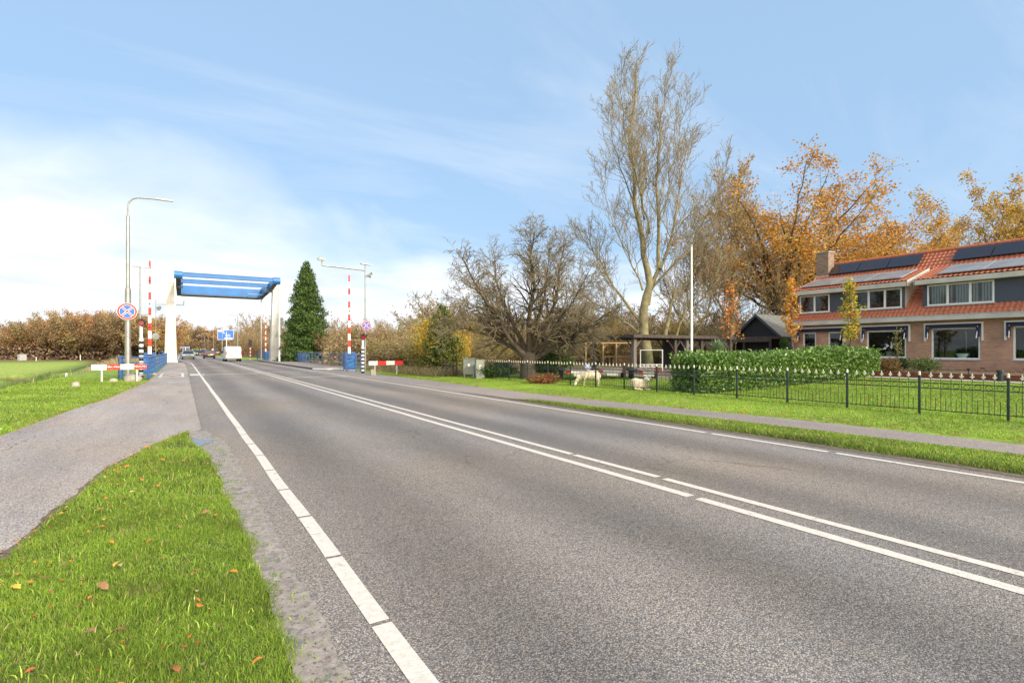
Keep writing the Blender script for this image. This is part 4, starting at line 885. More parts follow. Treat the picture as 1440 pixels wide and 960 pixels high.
for k, (px, d, r, pal, lb) in enumerate([(604, 36.5, (1.7, 1.6, 2.2), YE, 'yellow and olive leafed bush in front of the dark spruce'), (645, 38, (1.3, 1.3, 1.7), YE, 'golden yellow bush behind the grey cabinets'), (662, 50, (1.2, 1.2, 2.2), YE, 'second yellow bush further back in the scrub'),
                                        (590, 39, (1.4, 1.3, 1.3), SP2, 'low olive bush left of the yellow one'), (856, 56, (2.6, 2, 3.0), YE, 'yellow bush seen under the carport roof'), (948, 62, (2.4, 2, 2.8), [(.55, .42, .08), (.5, .3, .08)], 'faded yellow bush behind the carport posts')]):
    b = bush('leafy_bush', 90 + k, r, 3600, .13 if d < 45 else .22, pal); x, y = atpx(px, d); place(b, x, y, k, 1, lb, cat='bush')
b = bush('rhododendron', 101, (1.7, 1.5, .95), 6500, .13, [(.07, .14, .03), (.10, .19, .04), (.04, .09, .02), (.22, .24, .06)]); place(b, *atpx(779, 30), 0, 1, 'rounded evergreen shrub right of the gnarled trunk', cat='shrub')
b = bush('ivy_hedge', 102, (1.6, 1.0, .5), 4200, .1, [(.04, .08, .025), (.06, .12, .03), (.10, .15, .04)]); place(b, *atpx(698, 28.3), .4, 1, 'low dark ivy clump behind the fence beside the cabinets', cat='shrub')
b = bush('bramble', 103, (1.0, .8, .22), 1800, .1, [(.28, .08, .05), (.2, .16, .06), (.36, .15, .06)]); place(b, *atpx(766, 23.5), .4, 1, 'low reddish bramble at the fence foot', cat='shrub')
# ---- laurel hedge running from the fence towards the house
def hedge():
    x0, x1, y0, y1, h = 15.15, 27.6, 11.75, 13.15, 1.2
    e = empty('laurel_hedge', (x0, y0, 0), 0, 'thick clipped laurel hedge running from the fence to the house', 'hedge'); rs = np.random.RandomState(5)
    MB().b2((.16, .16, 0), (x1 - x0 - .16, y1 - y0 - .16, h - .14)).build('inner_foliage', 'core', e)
    P = []
    def face(n, f): u = rs.uniform(0, 1, n); v = rs.uniform(0, 1, n); P.append(np.stack(f(u, v), 1))
    LX = x1 - x0; LY = y1 - y0
    zt = lambda u: h + .10 * vnoise(u * LX, 0 * u, 1.3) + .05 * vnoise(u * LX, 0 * u, .4, 3)
    face(17000, lambda u, v: (u * LX, 0 * u + .05 * vnoise(u * LX, v, .6), v * zt(u))); face(4500, lambda u, v: (u * LX, 0 * u + LY, v * zt(u))); face(17000, lambda u, v: (u * LX, v * LY, zt(u) + .04 * vnoise(u * LX, v * 2, .5, 5)))
    face(2200, lambda u, v: (0 * u, u * LY, v * h)); face(1800, lambda u, v: (0 * u + LX, u * LY, v * h))
    P = np.concatenate(P); z0 = ZG(P[:, 0] + x0, P[:, 1] + y0); P[:, 2] = np.maximum(P[:, 2], .03) + z0 * 1.0
    P = P[vnoise(P[:, 0] * 1.3, P[:, 2] * 1.6 + P[:, 1], .3, 4) > -.75]; V, F, C = leafcards(P, .118, [(.12, .225, .035), (.17, .30, .045), (.065, .125, .025), (.28, .39, .09)], (.34, .26, .28, .12), 6, .08, aspect=.42)
    np_mesh('foliage', V, F, 'laurel', e, C)
hedge()
# ---- yucca, topiary, saplings, planting by the house
def yucca():
    x, y = atpx(1010, 28); e = empty('yucca', (x, y, .15), 0, 'spiky blue-green yucca standing behind the hedge', 'plant'); rs = random.Random(3); mb = MB()
    for i in range(230):
        a = rs.uniform(0, 6.28); el = rs.uniform(-.1, 1.5); L = rs.uniform(.65, .95); d = Vector((math.cos(a) * math.cos(el), math.sin(a) * math.cos(el), math.sin(el))); s = d.cross(Vector((0, 0, 1))).normalized() * .022; o = Vector((0, 0, 1.2))
        p1 = o + d * L * .5 + Vector((0, 0, .03)); p2 = o + d * L - Vector((0, 0, .06))
        mb.add([tuple(o - s * .6), tuple(o + s * .6), tuple(p1 + s), tuple(p1 - s), tuple(p2)], [(0, 1, 2, 3), (3, 2, 4)])
    mb.build('leaves', mat('yucca leaf', (.28, .36, .20), .5, col2=(.16, .25, .12), vscale=4), e)
    MB().cyl((0, 0, 0), (0, 0, 1.25), .09, .08, 8).build('trunk', 'bark', e)
yucca()
def topiary():
    x, y = atpx(1103, 33.2); e = empty('topiary', (x, y, .25), 0, 'dark topiary of stacked balls at the house corner', 'shrub'); rs = np.random.RandomState(2); P = []
    for z, r in ((.45, .42), (1.15, .36), (1.7, .28)):
        v = rs.normal(0, 1, (1400, 3)); v /= np.linalg.norm(v, axis=1)[:, None]; P.append(v * r * rs.uniform(.88, 1.04, (1400, 1)) + [0, 0, z])
    V, F, C = leafcards(np.concatenate(P), .07, [(.04, .08, .02), (.06, .12, .03)], None, 3, .01); np_mesh('foliage', V, F, 'leaf', e, C)
    mb = MB(); mb.cyl((0, 0, 0), (0, 0, 1.7), .05, .03, 6); [mb.ell((0, 0, z), (r * .85,) * 3, 10) for z, r in ((.45, .42), (1.15, .36), (1.7, .28))]; mb.build('stem', 'core', e)
topiary()
def sapling(px, d, H, w_, pal, label, seed, n=900, size=.13, z=.25):
    t = Tree(seed); x, y = atpx(px, d); e = empty('young_tree', (x, y, z), 0, label, 'young tree')
    P = dict(PB, up=.3, ang=(20, 45), kids=[0, 3, 3], seg=.4, rmin=.006, rsplit=.02)
    t.limb([(0, 0, -.05), (.04, .02, H * .5), (0, .05, H * .96)], .045, .012, P, 1, 26, w_ * 1.5, k0=.22, jit=.03)
    t.mesh(0, 'trunk', 'bark_dark', e); t.mesh(1, 'branches', 'twig', e)
    b = np.array([tuple(p) for p in t.bud]); rs = np.random.RandomState(seed); b = b[rs.choice(len(b), n)]; V, F, C = leafcards(b, size, pal, None, seed, .09); np_mesh('crown', V, F, 'leaf', e, C)
sapling(1196, 26.5, 4.5, .55, [(.42, .48, .06), (.60, .46, .06), (.25, .36, .05), (.7, .35, .05)], 'slim young tree with green and yellow leaves before the first dormer', 51, 1000, .14)
sapling(1113, 33, 5.2, .8, [(.75, .38, .04), (.7, .24, .05), (.72, .5, .08)], 'slim orange-leaved young tree at the left house corner', 52, 800, .16)
sapling(1027, 34, 5.3, .8, [(.75, .30, .06), (.65, .22, .06), (.5, .3, .08)], 'young tree with salmon-orange leaves above the yucca', 53, 420, .17)
for k, (x, y, r, pal, lb) in enumerate([(28.4, 11.6, (.55, .5, .35), [(.3, .10, .05), (.14, .16, .05)], 'small reddish shrub at the end of the hedge'), (30.0, 11.9, (.8, .6, .38), [(.03, .06, .02), (.05, .1, .03)], 'dark green shrub under the second ground-floor window'), (30.2, 10.9, (.9, .6, .42), [(.08, .14, .04), (.16, .2, .06)], 'grey-green shrub in the bed left of the large window')]):
    b = bush('garden_shrub', 120 + k, r, 1500, .09, pal); place(b, x, y, 0, 1, lb, cat='shrub', z=.4)
sapling(1262, 27.5, 1.9, .3, [(.3, .36, .08), (.4, .4, .1)], 'spindly little shrub in the bed against the brick wall', 55, 130, .08, .4)
# ---------------------------------------------------------------- drawbridge
def drawbridge():
    e = empty('drawbridge', (4.7, 75.5, 0), 0, 'drawbridge with cream towers and a blue balance frame over the road', 'bridge')
    XL, XR = -1.15 - 4.7, 10.45 - 4.7
    for x in (XL, XR):
        mb = MB(); mb.box((0, 0, 4.75), (1.3, 1.5, 9.5), top=.58, topy=.62); mb.box((0, 0, .12), (1.45, 1.65, .24)); mb.box((0, 0, 9.55), (.82, 1.0, .1))
        tw = mb.build('tower', 'cream', e, (x, 0, 0), bevel=.03)
        s = 1 if x < 0 else -1
        b = MB(); b.cyl((s * .3, 0, 9.35), (s * 1.0, 0, 9.35), .26, .26, 16); b.build('bearing', 'blue', tw, smooth=True)
        if x < 0: continue
        b = MB(); b.cyl((.15, -1.0, 4.6), (.5, -1.75, .1), .12, .12, 8); b.box((.5, -1.75, .15), (.4, .4, .3)); b.build('brace', 'cream', tw)
        b = MB(); b.box((.55 * (1 if x > 0 else -1) * 1.25, -.55, 5.2), (.35, .5, 1.1)); b.build('control_box', 'grey', tw, bevel=.03)
    AL, AR = -.35 - 4.7, 9.75 - 4.7; Y0, Y1 = -5.9, 9.6; Z = 9.9
    for x in (AL, AR):
        mb = MB()
        poly = [(Y0, Z - .22), (Y0, Z + .28), (-1.0, Z + .32), (Y1 - 2.5, Z + .35), (Y1, Z + .3), (Y1, Z - .95), (Y1 - 3, Z - .8), (-1.0, Z - .6)]
        mb.prism(poly, x - .22, x + .22, 'YZ'); a = mb.build('balance_arm', 'blue', e, bevel=.02)
        m2 = MB(); m2.prism([(p[0], p[1]) for p in ((Y0 + .4, Z - .26), (-1, Z - .64), (Y1 - 3, Z - .84), (Y1, Z - 1.0), (Y1, Z - .92), (Y1 - 3, Z - .76), (-1, Z - .56), (Y0 + .4, Z - .2))], x - .24, x + .24, 'YZ'); m2.build('bottom_flange', 'girder_dk', a)
        h = MB(); h.cyl((x - .4, Y0, Z), (x + .4, Y0, Z), .42, .42, 18); h.build('end_hub', 'blue', a, smooth=True)
        h = MB(); h.cyl((x - .45, 0, Z - .35), (x + .45, 0, Z - .35), .5, .5, 18); h.build('pivot_hub', mat('pale hub blue', (.25, .36, .62), .4, var=.1), a, smooth=True)
        r = MB(); xo = x + (-.32 if x < 0 else .32); r.cyl((xo, Y0, Z), (xo, Y0 - .1, .1), .1, .12, 10); r.build('pull_rod', 'cream', e, smooth=True)
    for nm, y, z0, z1, w_ in (('front_crossbeam', Y0, Z - .16, Z + .26, .5), ('middle_crossbeam', -.6, Z - .32, Z + .12, .4)):
        mb = MB().b2((AL + .22, y - w_ / 2, z0), (AR - .22, y + w_ / 2, z1)); mb.b2((AL + .22, y - w_ / 2 - .05, z1), (AR - .22, y + w_ / 2 + .05, z1 + .04)); mb.build(nm, 'blue', e)
    mb = MB().b2((AL + .23, Y1 - 2.4, Z - .93), (AR - .23, Y1 - .2, Z + .22)); cw = mb.build('counterweight', 'blue', e, bevel=.03)
    MB().b2((AL + .23, Y1 - 2.44, Z - 1.06), (AR - .23, Y1 - .16, Z - .932)).build('bottom_plate', 'girder_dk', cw)
    MB().b2((AL - .24, Y0 + .5, Z - 1.0), (AL - .225, Y1, Z + .25)).build('side_plate', 'girder_dk', e)
    mb = MB()
    for x in (-2.2, 1.8): mb.cyl((x, -.6, Z + .1), (x, -.6, Z + .6), .02, .02, 5)
    mb.build('mast', 'grey', e)
    r = MB(); r.cyl((AR, Y1 - 1, Z - .9), (AR, Y1 - 1, .1), .07, .07, 8); r.build('guide_rod', 'cream', e)
    s = MB(); s.cyl((AR - .3, 4.5, Z - .8), (AR - 1.9, 6.5, Z - .55), .05, .05, 6); s.build('strut', 'cream', e)
drawbridge()

# ---------------------------------------------------------------- barriers
def barrier(x, y, sgn, label, H=6.9):
    e = empty('barrier', (x, y, 0), 0, label, 'barrier', 'raised bridge barriers')
    mb = MB(); mb.box((0, 0, .66), (.72, .62, 1.28)); mb.box((0, 0, 1.325), (.78, .68, .05)); hs = mb.build('housing', 'blue_dk', e, bevel=.02)
    MB().b2((-.27, -.325, .2), (.27, -.313, 1.1)).build('door', 'blue', hs)
    MB().box((0, 0, .03), (.9, .8, .1)).build('plinth', 'concrete', hs)
    bx = sgn * .12; b = MB(); b.cyl((bx, -.42, 1.0), (bx, .42, 1.0), .16, .16, 14); b.build('pivot', 'blue_dk', e, smooth=True)
    mb = MB(); z = 1.25; k = 0; n = 12; dz = (H - z) / n
    for k in range(n):
        w0 = .19 - .10 * k / n; w1 = .19 - .10 * (k + 1) / n
        mb.box((bx, -.44, z + dz * (k + .5)), (w0, .09, dz), mi=k % 2, top=w1 / w0)
    bm_ = mb.build('boom', ['white', 'red'], e)
    for k in (3, 6, 9):
        l = MB(); zz = z + dz * (k + .5); l.cyl((bx, -.49, zz), (bx, -.56, zz), .045, .045, 10); l.build('lamp', 'black', bm_, smooth=True)
    w = MB(); w.box((bx + sgn * .0, .46, .75), (.5, .12, .7)); w.build('counterweight', 'blue_dk', e, bevel=.02)
    return e
barrier(-1.78, 39.2, 1, 'raised red and white barrier with blue housing beside the cycle path, near left')
barrier(10.35, 38.9, -1, 'raised red and white barrier with blue housing at the end of the curved railing')
barrier(-2.0, 88.6, 1, 'raised barrier beyond the bridge partly behind the left tower', 6.3)
barrier(10.95, 88.6, -1, 'raised barrier beyond the bridge beside the right tower', 6.6)

# ---------------------------------------------------------------- railings
def railing(name, pts, label, H=1.1, rails=4, post=1.6, mt='blue_rail', thick=.03, dense=False, z0=0):
    e = empty(name, (pts[0][0], pts[0][1], z0), 0, label, 'railing'); o = Vector((pts[0][0], pts[0][1], 0))
    P = [Vector((p[0], p[1], 0)) - o for p in pts]
    for k in range(rails):
        z = H * (1 - .26 * k) if k else H; mb = MB(); mb.tube([p + Vector((0, 0, z)) for p in P], thick * (1.25 if k == 0 else .8), 7); mb.build('rail', mt, e, smooth=True)
    d = 0; tot = sum((b - a).length for a, b in zip(P[:-1], P[1:])); n = max(1, round(tot / post)); proto = None
    for i in range(n + 1):
        s = tot * i / n; q = P[-1]; dr = (P[-1] - P[-2]).normalized()
        for a, b in zip(P[:-1], P[1:]):
            L = (b - a).length
            if s <= L + 1e-6: q = a + (b - a) * (s / L); dr = (b - a).normalized(); break
            s -= L
        if proto is None:
            mb = MB(); mb.box((0, 0, H / 2 - .02), (.1, .035, H + .04)); mb.box((0, 0, .02), (.2, .12, .03)); c = proto = mb.build('post', mt, e)
        else: c = proto.copy(); COL.objects.link(c)
        c.parent = e; c.location = q; c.rotation_euler = (0, 0, math.atan2(dr.y, dr.x))
    return e
arc = [(9.75, 38.3), (10.3, 37.3), (11.0, 37.2), (11.35, 38.4)]
railing('railing', [(11.62, 74), (11.62, 60), (11.6, 50), (11.5, 42.5), (11.1, 40.2), (10.78, 39.5)], 'long blue-grey tube railing curving along the right pavement to the barrier', z0=.1)
railing('railing', [(10.75, 38.6), (10.9, 37.7), (10.4, 37.3), (9.9, 37.9)], 'short blue hoop railing wrapped round the right barrier housing', 1.2, 4, .9)
railing('railing', [(-1.5, 33.4), (-1.5, 40), (-1.48, 55), (-1.5, 73.5)], 'long blue railing along the left side of the cycle path to the tower', 1.12, 4, 1.5, 'blue_dk', .032)
railing('railing', [(-1.52, 33.4), (-2.7, 33.5), (-2.9, 35), (-2.9, 39)], 'blue railing round the left barrier housing', 1.12, 4, 1.2, 'blue_dk', .032)
railing('railing', [(-2.6, 86.5), (-1.4, 87.2), (-1.4, 95)], 'blue railing beyond the left tower', 1.2, 4, 1.4, 'blue_dk', .045)
railing('railing', [(9.6, 87), (11.6, 87.3), (11.6, 95)], 'blue railing beyond the right tower', 1.2, 4, 1.4, 'blue_dk', .04)
mb = MB()
for k in range(5): mb.box((11.75 - k * .0, 62 + k * 1.1, .6), (.06, .5, 1.0))
tag(mb.build('blue_cabinet', 'blue_dk'), 'row of blue panels fixed behind the right railing', 'cabinet')

# ---------------------------------------------------------------- masts, signs, lights
def no_stop(name, loc, rz, r, label):
    e = empty(name, loc, rz, label, 'road sign')
    def disc(rr, y, mt, nm, seg=40): return MB().cyl((0, -y, 0), (0, -y - .004, 0), rr, rr, seg).build(nm, mt, e, smooth=False)
    MB().cyl((0, 0, 0), (0, -.02, 0), r, r, 40).build('plate', 'grey', e); disc(r * .995, .02, 'sign_white', 'white_rim'); disc(r * .955, .024, 'red', 'red_ring'); disc(r * .77, .0285, 'sign_white', 'inner_rim'); disc(r * .735, .033, 'sign_blue', 'blue_field')
    for s in (1, -1):
        mb = MB(); L = r * 1.5; mb.box((0, -.0395 - .0015 * s, 0), (L, .003, r * .20)); o = mb.build('white_bar', 'sign_white', e); o.rotation_euler = (0, s * R(45), 0)
        mb = MB(); mb.box((0, -.045 - .0015 * s, 0), (L * 1.0, .0025, r * .11)); o = mb.build('red_bar', 'red', e); o.rotation_euler = (0, s * R(45), 0)
    MB().b2((-.04, .0, -.2), (.04, .06, -.14)).b2((-.04, 0, .14), (.04, .06, .2)).build('bracket', 'steel', e)
    return e
def facing(x, y): return math.atan2(-x, y) * .85      # signs are turned roughly towards oncoming traffic from our side
def street_lamp_big(x, y, H, label, arm=1.25, group=None):
    e = empty('street_lamp', (x, y, -.05), 0, label, 'street lamp', group)
    mb = MB(); mb.cyl((0, 0, 0), (0, 0, 4.6), .13, .125, 16); mb.cyl((0, 0, 4.6), (0, 0, 4.66), .125, .09, 16); mb.cyl((0, 0, 4.66), (0, 0, H - 1.0), .09, .075, 14); mb.cyl((0, 0, H - 1.0), (0, 0, H - .95), .075, .05, 12); mb.build('pole', 'steel', e, smooth=True)
    b = MB(); pts = [(0, 0, H - .98)] + [(.5 - .5 * math.cos(a), 0, H - .5 + .5 * math.sin(a)) for a in np.linspace(0, math.pi / 2, 7)] + [(arm, 0, H + .04)]; b.tube(pts, .04, 8); b.build('arm', 'steel', e, smooth=True)
    h = MB(); h.box((arm + .28, 0, H + .05), (.75, .22, .07), top=.85); hd = h.build('lamp_head', 'steel_lt', e, bevel=.015); MB().box((arm + .3, 0, H + .01), (.5, .16, .015)).build('lens', 'glass_lens', hd)
    return e
M['glass_lens'] = mat('lamp lens', (.7, .7, .68), .2)
street_lamp_big(-2.3, 32.6, 9.25, 'tall galvanised street lamp on the verge left of the cycle path')
no_stop('no_stopping_sign', (-2.32, 32.43, 3.42), facing(-2.3, 32) * .5, .42, 'large round blue no-stopping sign with red cross on the tall lamp post')
def far_lamp(p0=[None]):
    e = empty('street_lamp'); mb = MB(); mb.cyl((0, 0, 0), (0, 0, 7.7), .11, .07, 8); mb.build('pole', 'steel', e, smooth=True)
    b = MB(); b.tube([(0, 0, 7.7), (-.15, 0, 7.95), (-.5, 0, 8.05), (-1.7, 0, 8.1)], .045, 6); b.build('arm', 'steel', e); h = MB(); h.box((-2.0, 0, 8.1), (.8, .24, .09), top=.8); h.build('lamp_head', 'steel_lt', e)
    return e
fl = far_lamp()
for i, y in enumerate((111.6, 157, 201, 246, 291)):
    o = fl if i == 0 else copy_tree(fl); o.location = (8.9, y, 0)
    tag(o, ['street lamp beyond the bridge beside the blue direction sign', 'street lamp just behind the blue direction sign', 'third street lamp beyond the bridge, clear of the sign', 'fourth street lamp in the row beyond the bridge', 'farthest street lamp on the right of the road'][i], 'street lamp', 'street lamps beyond the bridge')
for i, (px, d) in enumerate(((281, 290), (284, 250), (288, 230))):
    x, y = atpx(px, d); o = copy_tree(fl); o.location = (x, y, 0); tag(o, ['small distant lamp left of the row over the traffic', 'second small distant lamp over the dark car', 'third small distant lamp left of the row'][i], 'street lamp', 'street lamps beyond the bridge')
def signal_post(x, y, H, label, mirror=1, base_off=.35):
    """black and white striped signal post with red flasher, and a grey mast with spot lamp"""
    e = empty('signal_mast', (x, y, 0), 0, label, 'signal mast')
    mb = MB(); mb.cyl((0, 0, 0), (0, 0, H * .5), .065, .06, 10); mb.cyl((0, 0, H * .5), (0, 0, H), .045, .04, 10); mb.build('mast', 'steel', e, smooth=True)
    l = MB(); l.box((.05, 0, H + .05), (.75, .2, .06), rz=.25); l.cyl((0, 0, H), (0, 0, H + .05), .04, .04, 6); l.build('floodlight', 'steel_lt', e)
    return e
def stripe_post(x, y, label, H=2.95):
    e = empty('traffic_signal', (x, y, 0), 0, label, 'traffic signal')
    mb = MB(); n = 14; dz = (H * .72) / n
    for k in range(n): mb.cyl((0, 0, k * dz), (0, 0, (k + 1) * dz), .1, .1, 12, mi=(k + 1) % 2)
    mb.cyl((0, 0, H * .72), (0, 0, H * .93), .07, .07, 10); mb.build('post', ['white', 'black'], e)
    h = MB(); h.cyl((0, -.02, H), (0, -.16, H), .17, .17, 16); hh = h.build('signal_head', 'black', e); MB().cyl((0, -.16, H), (0, -.18, H), .15, .13, 16).build('lens', 'redlamp', hh, smooth=True)
    b = MB(); b.prism([(-.2, H - .02), (-.22, H + .15), (0, H + .24), (.22, H + .15), (.2, H - .02), (.17, H + .02), (.17, H + .13), (0, H + .19), (-.17, H + .13), (-.17, H + .02)], -.16, -.34, 'XZ'); b.build('hood', 'black', hh)
    return e
signal_post(-1.98, 35.9, 6.1, 'slim grey mast with floodlight behind the striped signal post')
stripe_post(-1.85, 34.4, 'black and white striped post with a red flashing light, left of the cycle path')
mast = signal_post(10.25, 34.6, 7.1, 'tall grey mast with camera arm on the right verge')
am = MB(); am.tube([(0, 0, 6.75), (-2.75, 0, 6.85), (-2.75, 0, 7.15)], .045, 8); arm_ = am.build('camera_arm', 'steel', mast, smooth=True)
cm = MB(); cm.box((-2.78, -.05, 7.24), (.42, .16, .15), rz=.3); cm.cyl((-2.95, -.1, 7.22), (-3.05, -.15, 7.2), .06, .06, 8); cm.build('camera', 'grey', arm_)
hn = MB(); hn.cyl((.12, -.05, 6.4), (.36, -.25, 6.42), .06, .2, 16, cap=False); hn.cyl((0, 0, 6.4), (.14, -.06, 6.4), .06, .08, 10); hn.build('loudspeaker', 'steel_lt', mast, smooth=True)
no_stop('no_stopping_sign', (10.26, 34.42, 3.1), .12, .33, 'round blue no-stopping sign on the right-hand mast with camera arm')
stripe_post(10.0, 34.3, 'black and white striped post with red flashing light on the right verge', 2.35)
m2 = signal_post(-3.1, 88.6, 8.4, 'grey-green mast with a camera arm reaching behind the left tower')
am = MB(); am.tube([(0, 0, 7.9), (3.3, 0, 7.9), (3.3, 0, 8.4)], .05, 8); am.box((3.35, 0, 8.45), (.5, .2, .15)); am.build('camera_arm', 'steel', m2)
hn = MB(); hn.cyl((.1, -.1, 7.5), (.4, -.4, 7.3), .1, .35, 12); hn.build('loudspeaker', 'steel_lt', m2)
rs_ = MB(); rs_.cyl((0, -.1, 3.4), (0, -.13, 3.4), .45, .45, 24); rs_ = rs_.build('round_sign', 'grey', loc=(-3.1, 88.6, 0)); tag(rs_, 'back of a round grey sign on the far left mast', 'road sign')
tp = empty('traffic_signal', (8.9, 90, 0), 0, 'dark rear-facing traffic light on a red and white post right of the van', 'traffic signal')
mb = MB(); [mb.cyl((0, 0, k * .26), (0, 0, (k + 1) * .26), .09, .09, 8, mi=k % 2) for k in range(8)]; mb.build('post', ['white', 'red'], tp); MB().box((0, 0, 2.6), (.45, .3, 1.05)).build('signal_head', 'black', tp, bevel=.04)

# warning boards
def board(name, x, y, rz, L, z, segs, label, texts=()):
    e = empty(name, (x, y, -.02), rz, label, 'warning board'); n = len(segs); tot = sum(s[0] for s in segs); u = -L / 2
    for w_, c_ in segs:
        l = L * w_ / tot; MB().b2((u, -.03, z - .125), (u + l, 0, z + .125)).build('board', c_, e); u += l
    for px in (-.32 * L, .32 * L): MB().box((px, .04, z / 2), (.07, .07, z)).build('post', 'steel_lt', e)
    for (tx, s) in texts: text_mesh('lettering', s, .135, 'sign_white', e, (tx, -.034, z + .01), (R(90), 0, 0), .001)
    return e
board('warning_board', -2.5, 31.0, .25, 2.12, .72, [(.26, 'white'), (.25, 'red'), (.25, 'white'), (.24, 'red')], 'low red and white warning board with white lettering by the tall lamp post', ((-.25, 'Nbr.-Nor'), (.80, 'Nbch.N.i')))
board('warning_board', 10.45, 31.0, .04, 2.15, .74, [(1, 'white'), (1, 'red'), (1, 'white'), (1, 'red')], 'low red and white warning board on the grass right of the road')
st = MB(); st.box((9.62, 31.0, .16), (.25, .2, .34)); tag(st.build('marker_stone', 'stone', bevel=.03), 'small pale yellow stone at the foot of the right warning board', 'stone')
def rock(x, y, z, r, label, seed, mt='stone'):
    bm = bmesh.new(); bmesh.ops.create_icosphere(bm, subdivisions=3, radius=1)
    for v in bm.verts:
        k = 1 + .22 * mnoise.noise(v.co * 1.3 + Vector((seed, 0, 0))) + .08 * mnoise.noise(v.co * 4); v.co = Vector((v.co.x * r[0], v.co.y * r[1], v.co.z * r[2])) * k
    me = bpy.data.meshes.new('boulder'); bm.to_mesh(me); bm.free(); me.materials.append(M[mt]); o = bpy.data.objects.new('boulder', me); COL.objects.link(o); o.location = (x, y, z); me.polygons.foreach_set('use_smooth', [True] * len(me.polygons))
    return tag(o, label, 'stone')
rock(-2.05, 31.6, .06, (.38, .3, .26), 'pale boulder at the foot of the striped post', 1); rock(-2.75, 31.0, .03, (.18, .16, .16), 'small pale stone left of the tall lamp post', 2); rock(-3.7, 27.8, .05, (.15, .12, .16), 'white stone on the verge left of the warning board', 3)
mp = MB(); mp.box((0, 0, .3), (.14, .12, .6)); tag(mp.build('marker_post', 'white', loc=(-8.9, 62, -1.2), bevel=.01), 'white marker post on the ditch bank', 'marker post')
for px, d, h, lb in ((51, 146, 1.0, 'thin white post standing in the pasture'), (113, 152, 1.6, 'white post at the edge of the wood')):
    x, y = atpx(px, d); mp = MB(); mp.cyl((0, 0, 0), (0, 0, h), .1, .1, 6); mp.ell((0, 0, h), (.12, .12, .1), 8); tag(mp.build('marker_post', 'white', loc=(x, y, -1.55)), lb, 'marker post')
x, y = atpx(31, 150); mb = MB(); mb.box((0, 0, .9), (1.7, 1.0, 1.8)); mb.box((0, 0, 1.83), (1.85, 1.15, .08)); tag(mb.build('utility_cabinet', 'grey', loc=(x, y, -1.55), rot=(0, 0, .7), bevel=.04), 'pale box cabinet far out in the pasture', 'cabinet')
# road direction signs
def dirsign(x, y, z, w_, h, label, rz=0, detail=True):
    e = empty('direction_sign', (x, y, 0), rz, label, 'direction sign')
    MB().b2((-w_ / 2, -.04, z - h / 2), (w_ / 2, 0, z + h / 2)).build('border', 'sign_white', e, bevel=.01)
    p = MB().b2((-w_ / 2 + .08, -.046, z - h / 2 + .08), (w_ / 2 - .08, -.041, z + h / 2 - .08)).build('panel', 'sign_blue', e)
    if detail:
        t = MB()
        t.b2((-w_ * .44, -.052, z + h * .31), (-w_ * .1, -.048, z + h * .39)); t.b2((-w_ * .22, -.052, z + h * .14), (-w_ * .04, -.048, z + h * .18)); t.b2((-.02 * w_, -.052, z), (w_ * .28, -.048, z + h * .04)); t.b2((-.02 * w_, -.052, z - h * .17), (w_ * .3, -.048, z - h * .13)); t.b2((-w_ * .07, -.052, z - h * .40), (w_ * .42, -.048, z - h * .30)); t.build('lettering', 'sign_white', p)
    for px in (-.22 * w_, .05 * w_): MB().cyl((px, .06, 0), (px, .06, z + h * .35), .13, .13, 8).build('post', 'white' if px > 0 else 'steel_lt', e)
    return e
dirsign(10.4, 168, 5.75, 4.0, 2.75, 'large blue direction sign with white writing on two posts beyond the bridge')
x, y = atpx(260, 175); dirsign(x, y, 2.3, 2.7, .55, 'small far-off blue sign left of the road', detail=False)
x, y = atpx(299, 150); e = empty('warning_sign', (x, y, 0), 0, 'small orange-white triangular warning sign beyond the dark cars', 'road sign')
MB().cyl((0, 0, 0), (0, 0, 1.6), .05, .05, 6).build('post', 'steel', e); MB().prism([(-.45, 1.3), (.45, 1.3), (0, 2.1)], -.03, 0).build('triangle', 'red', e); MB().prism([(-.3, 1.38), (.3, 1.38), (0, 1.93)], -.04, -.031).build('panel', 'sign_white', e)

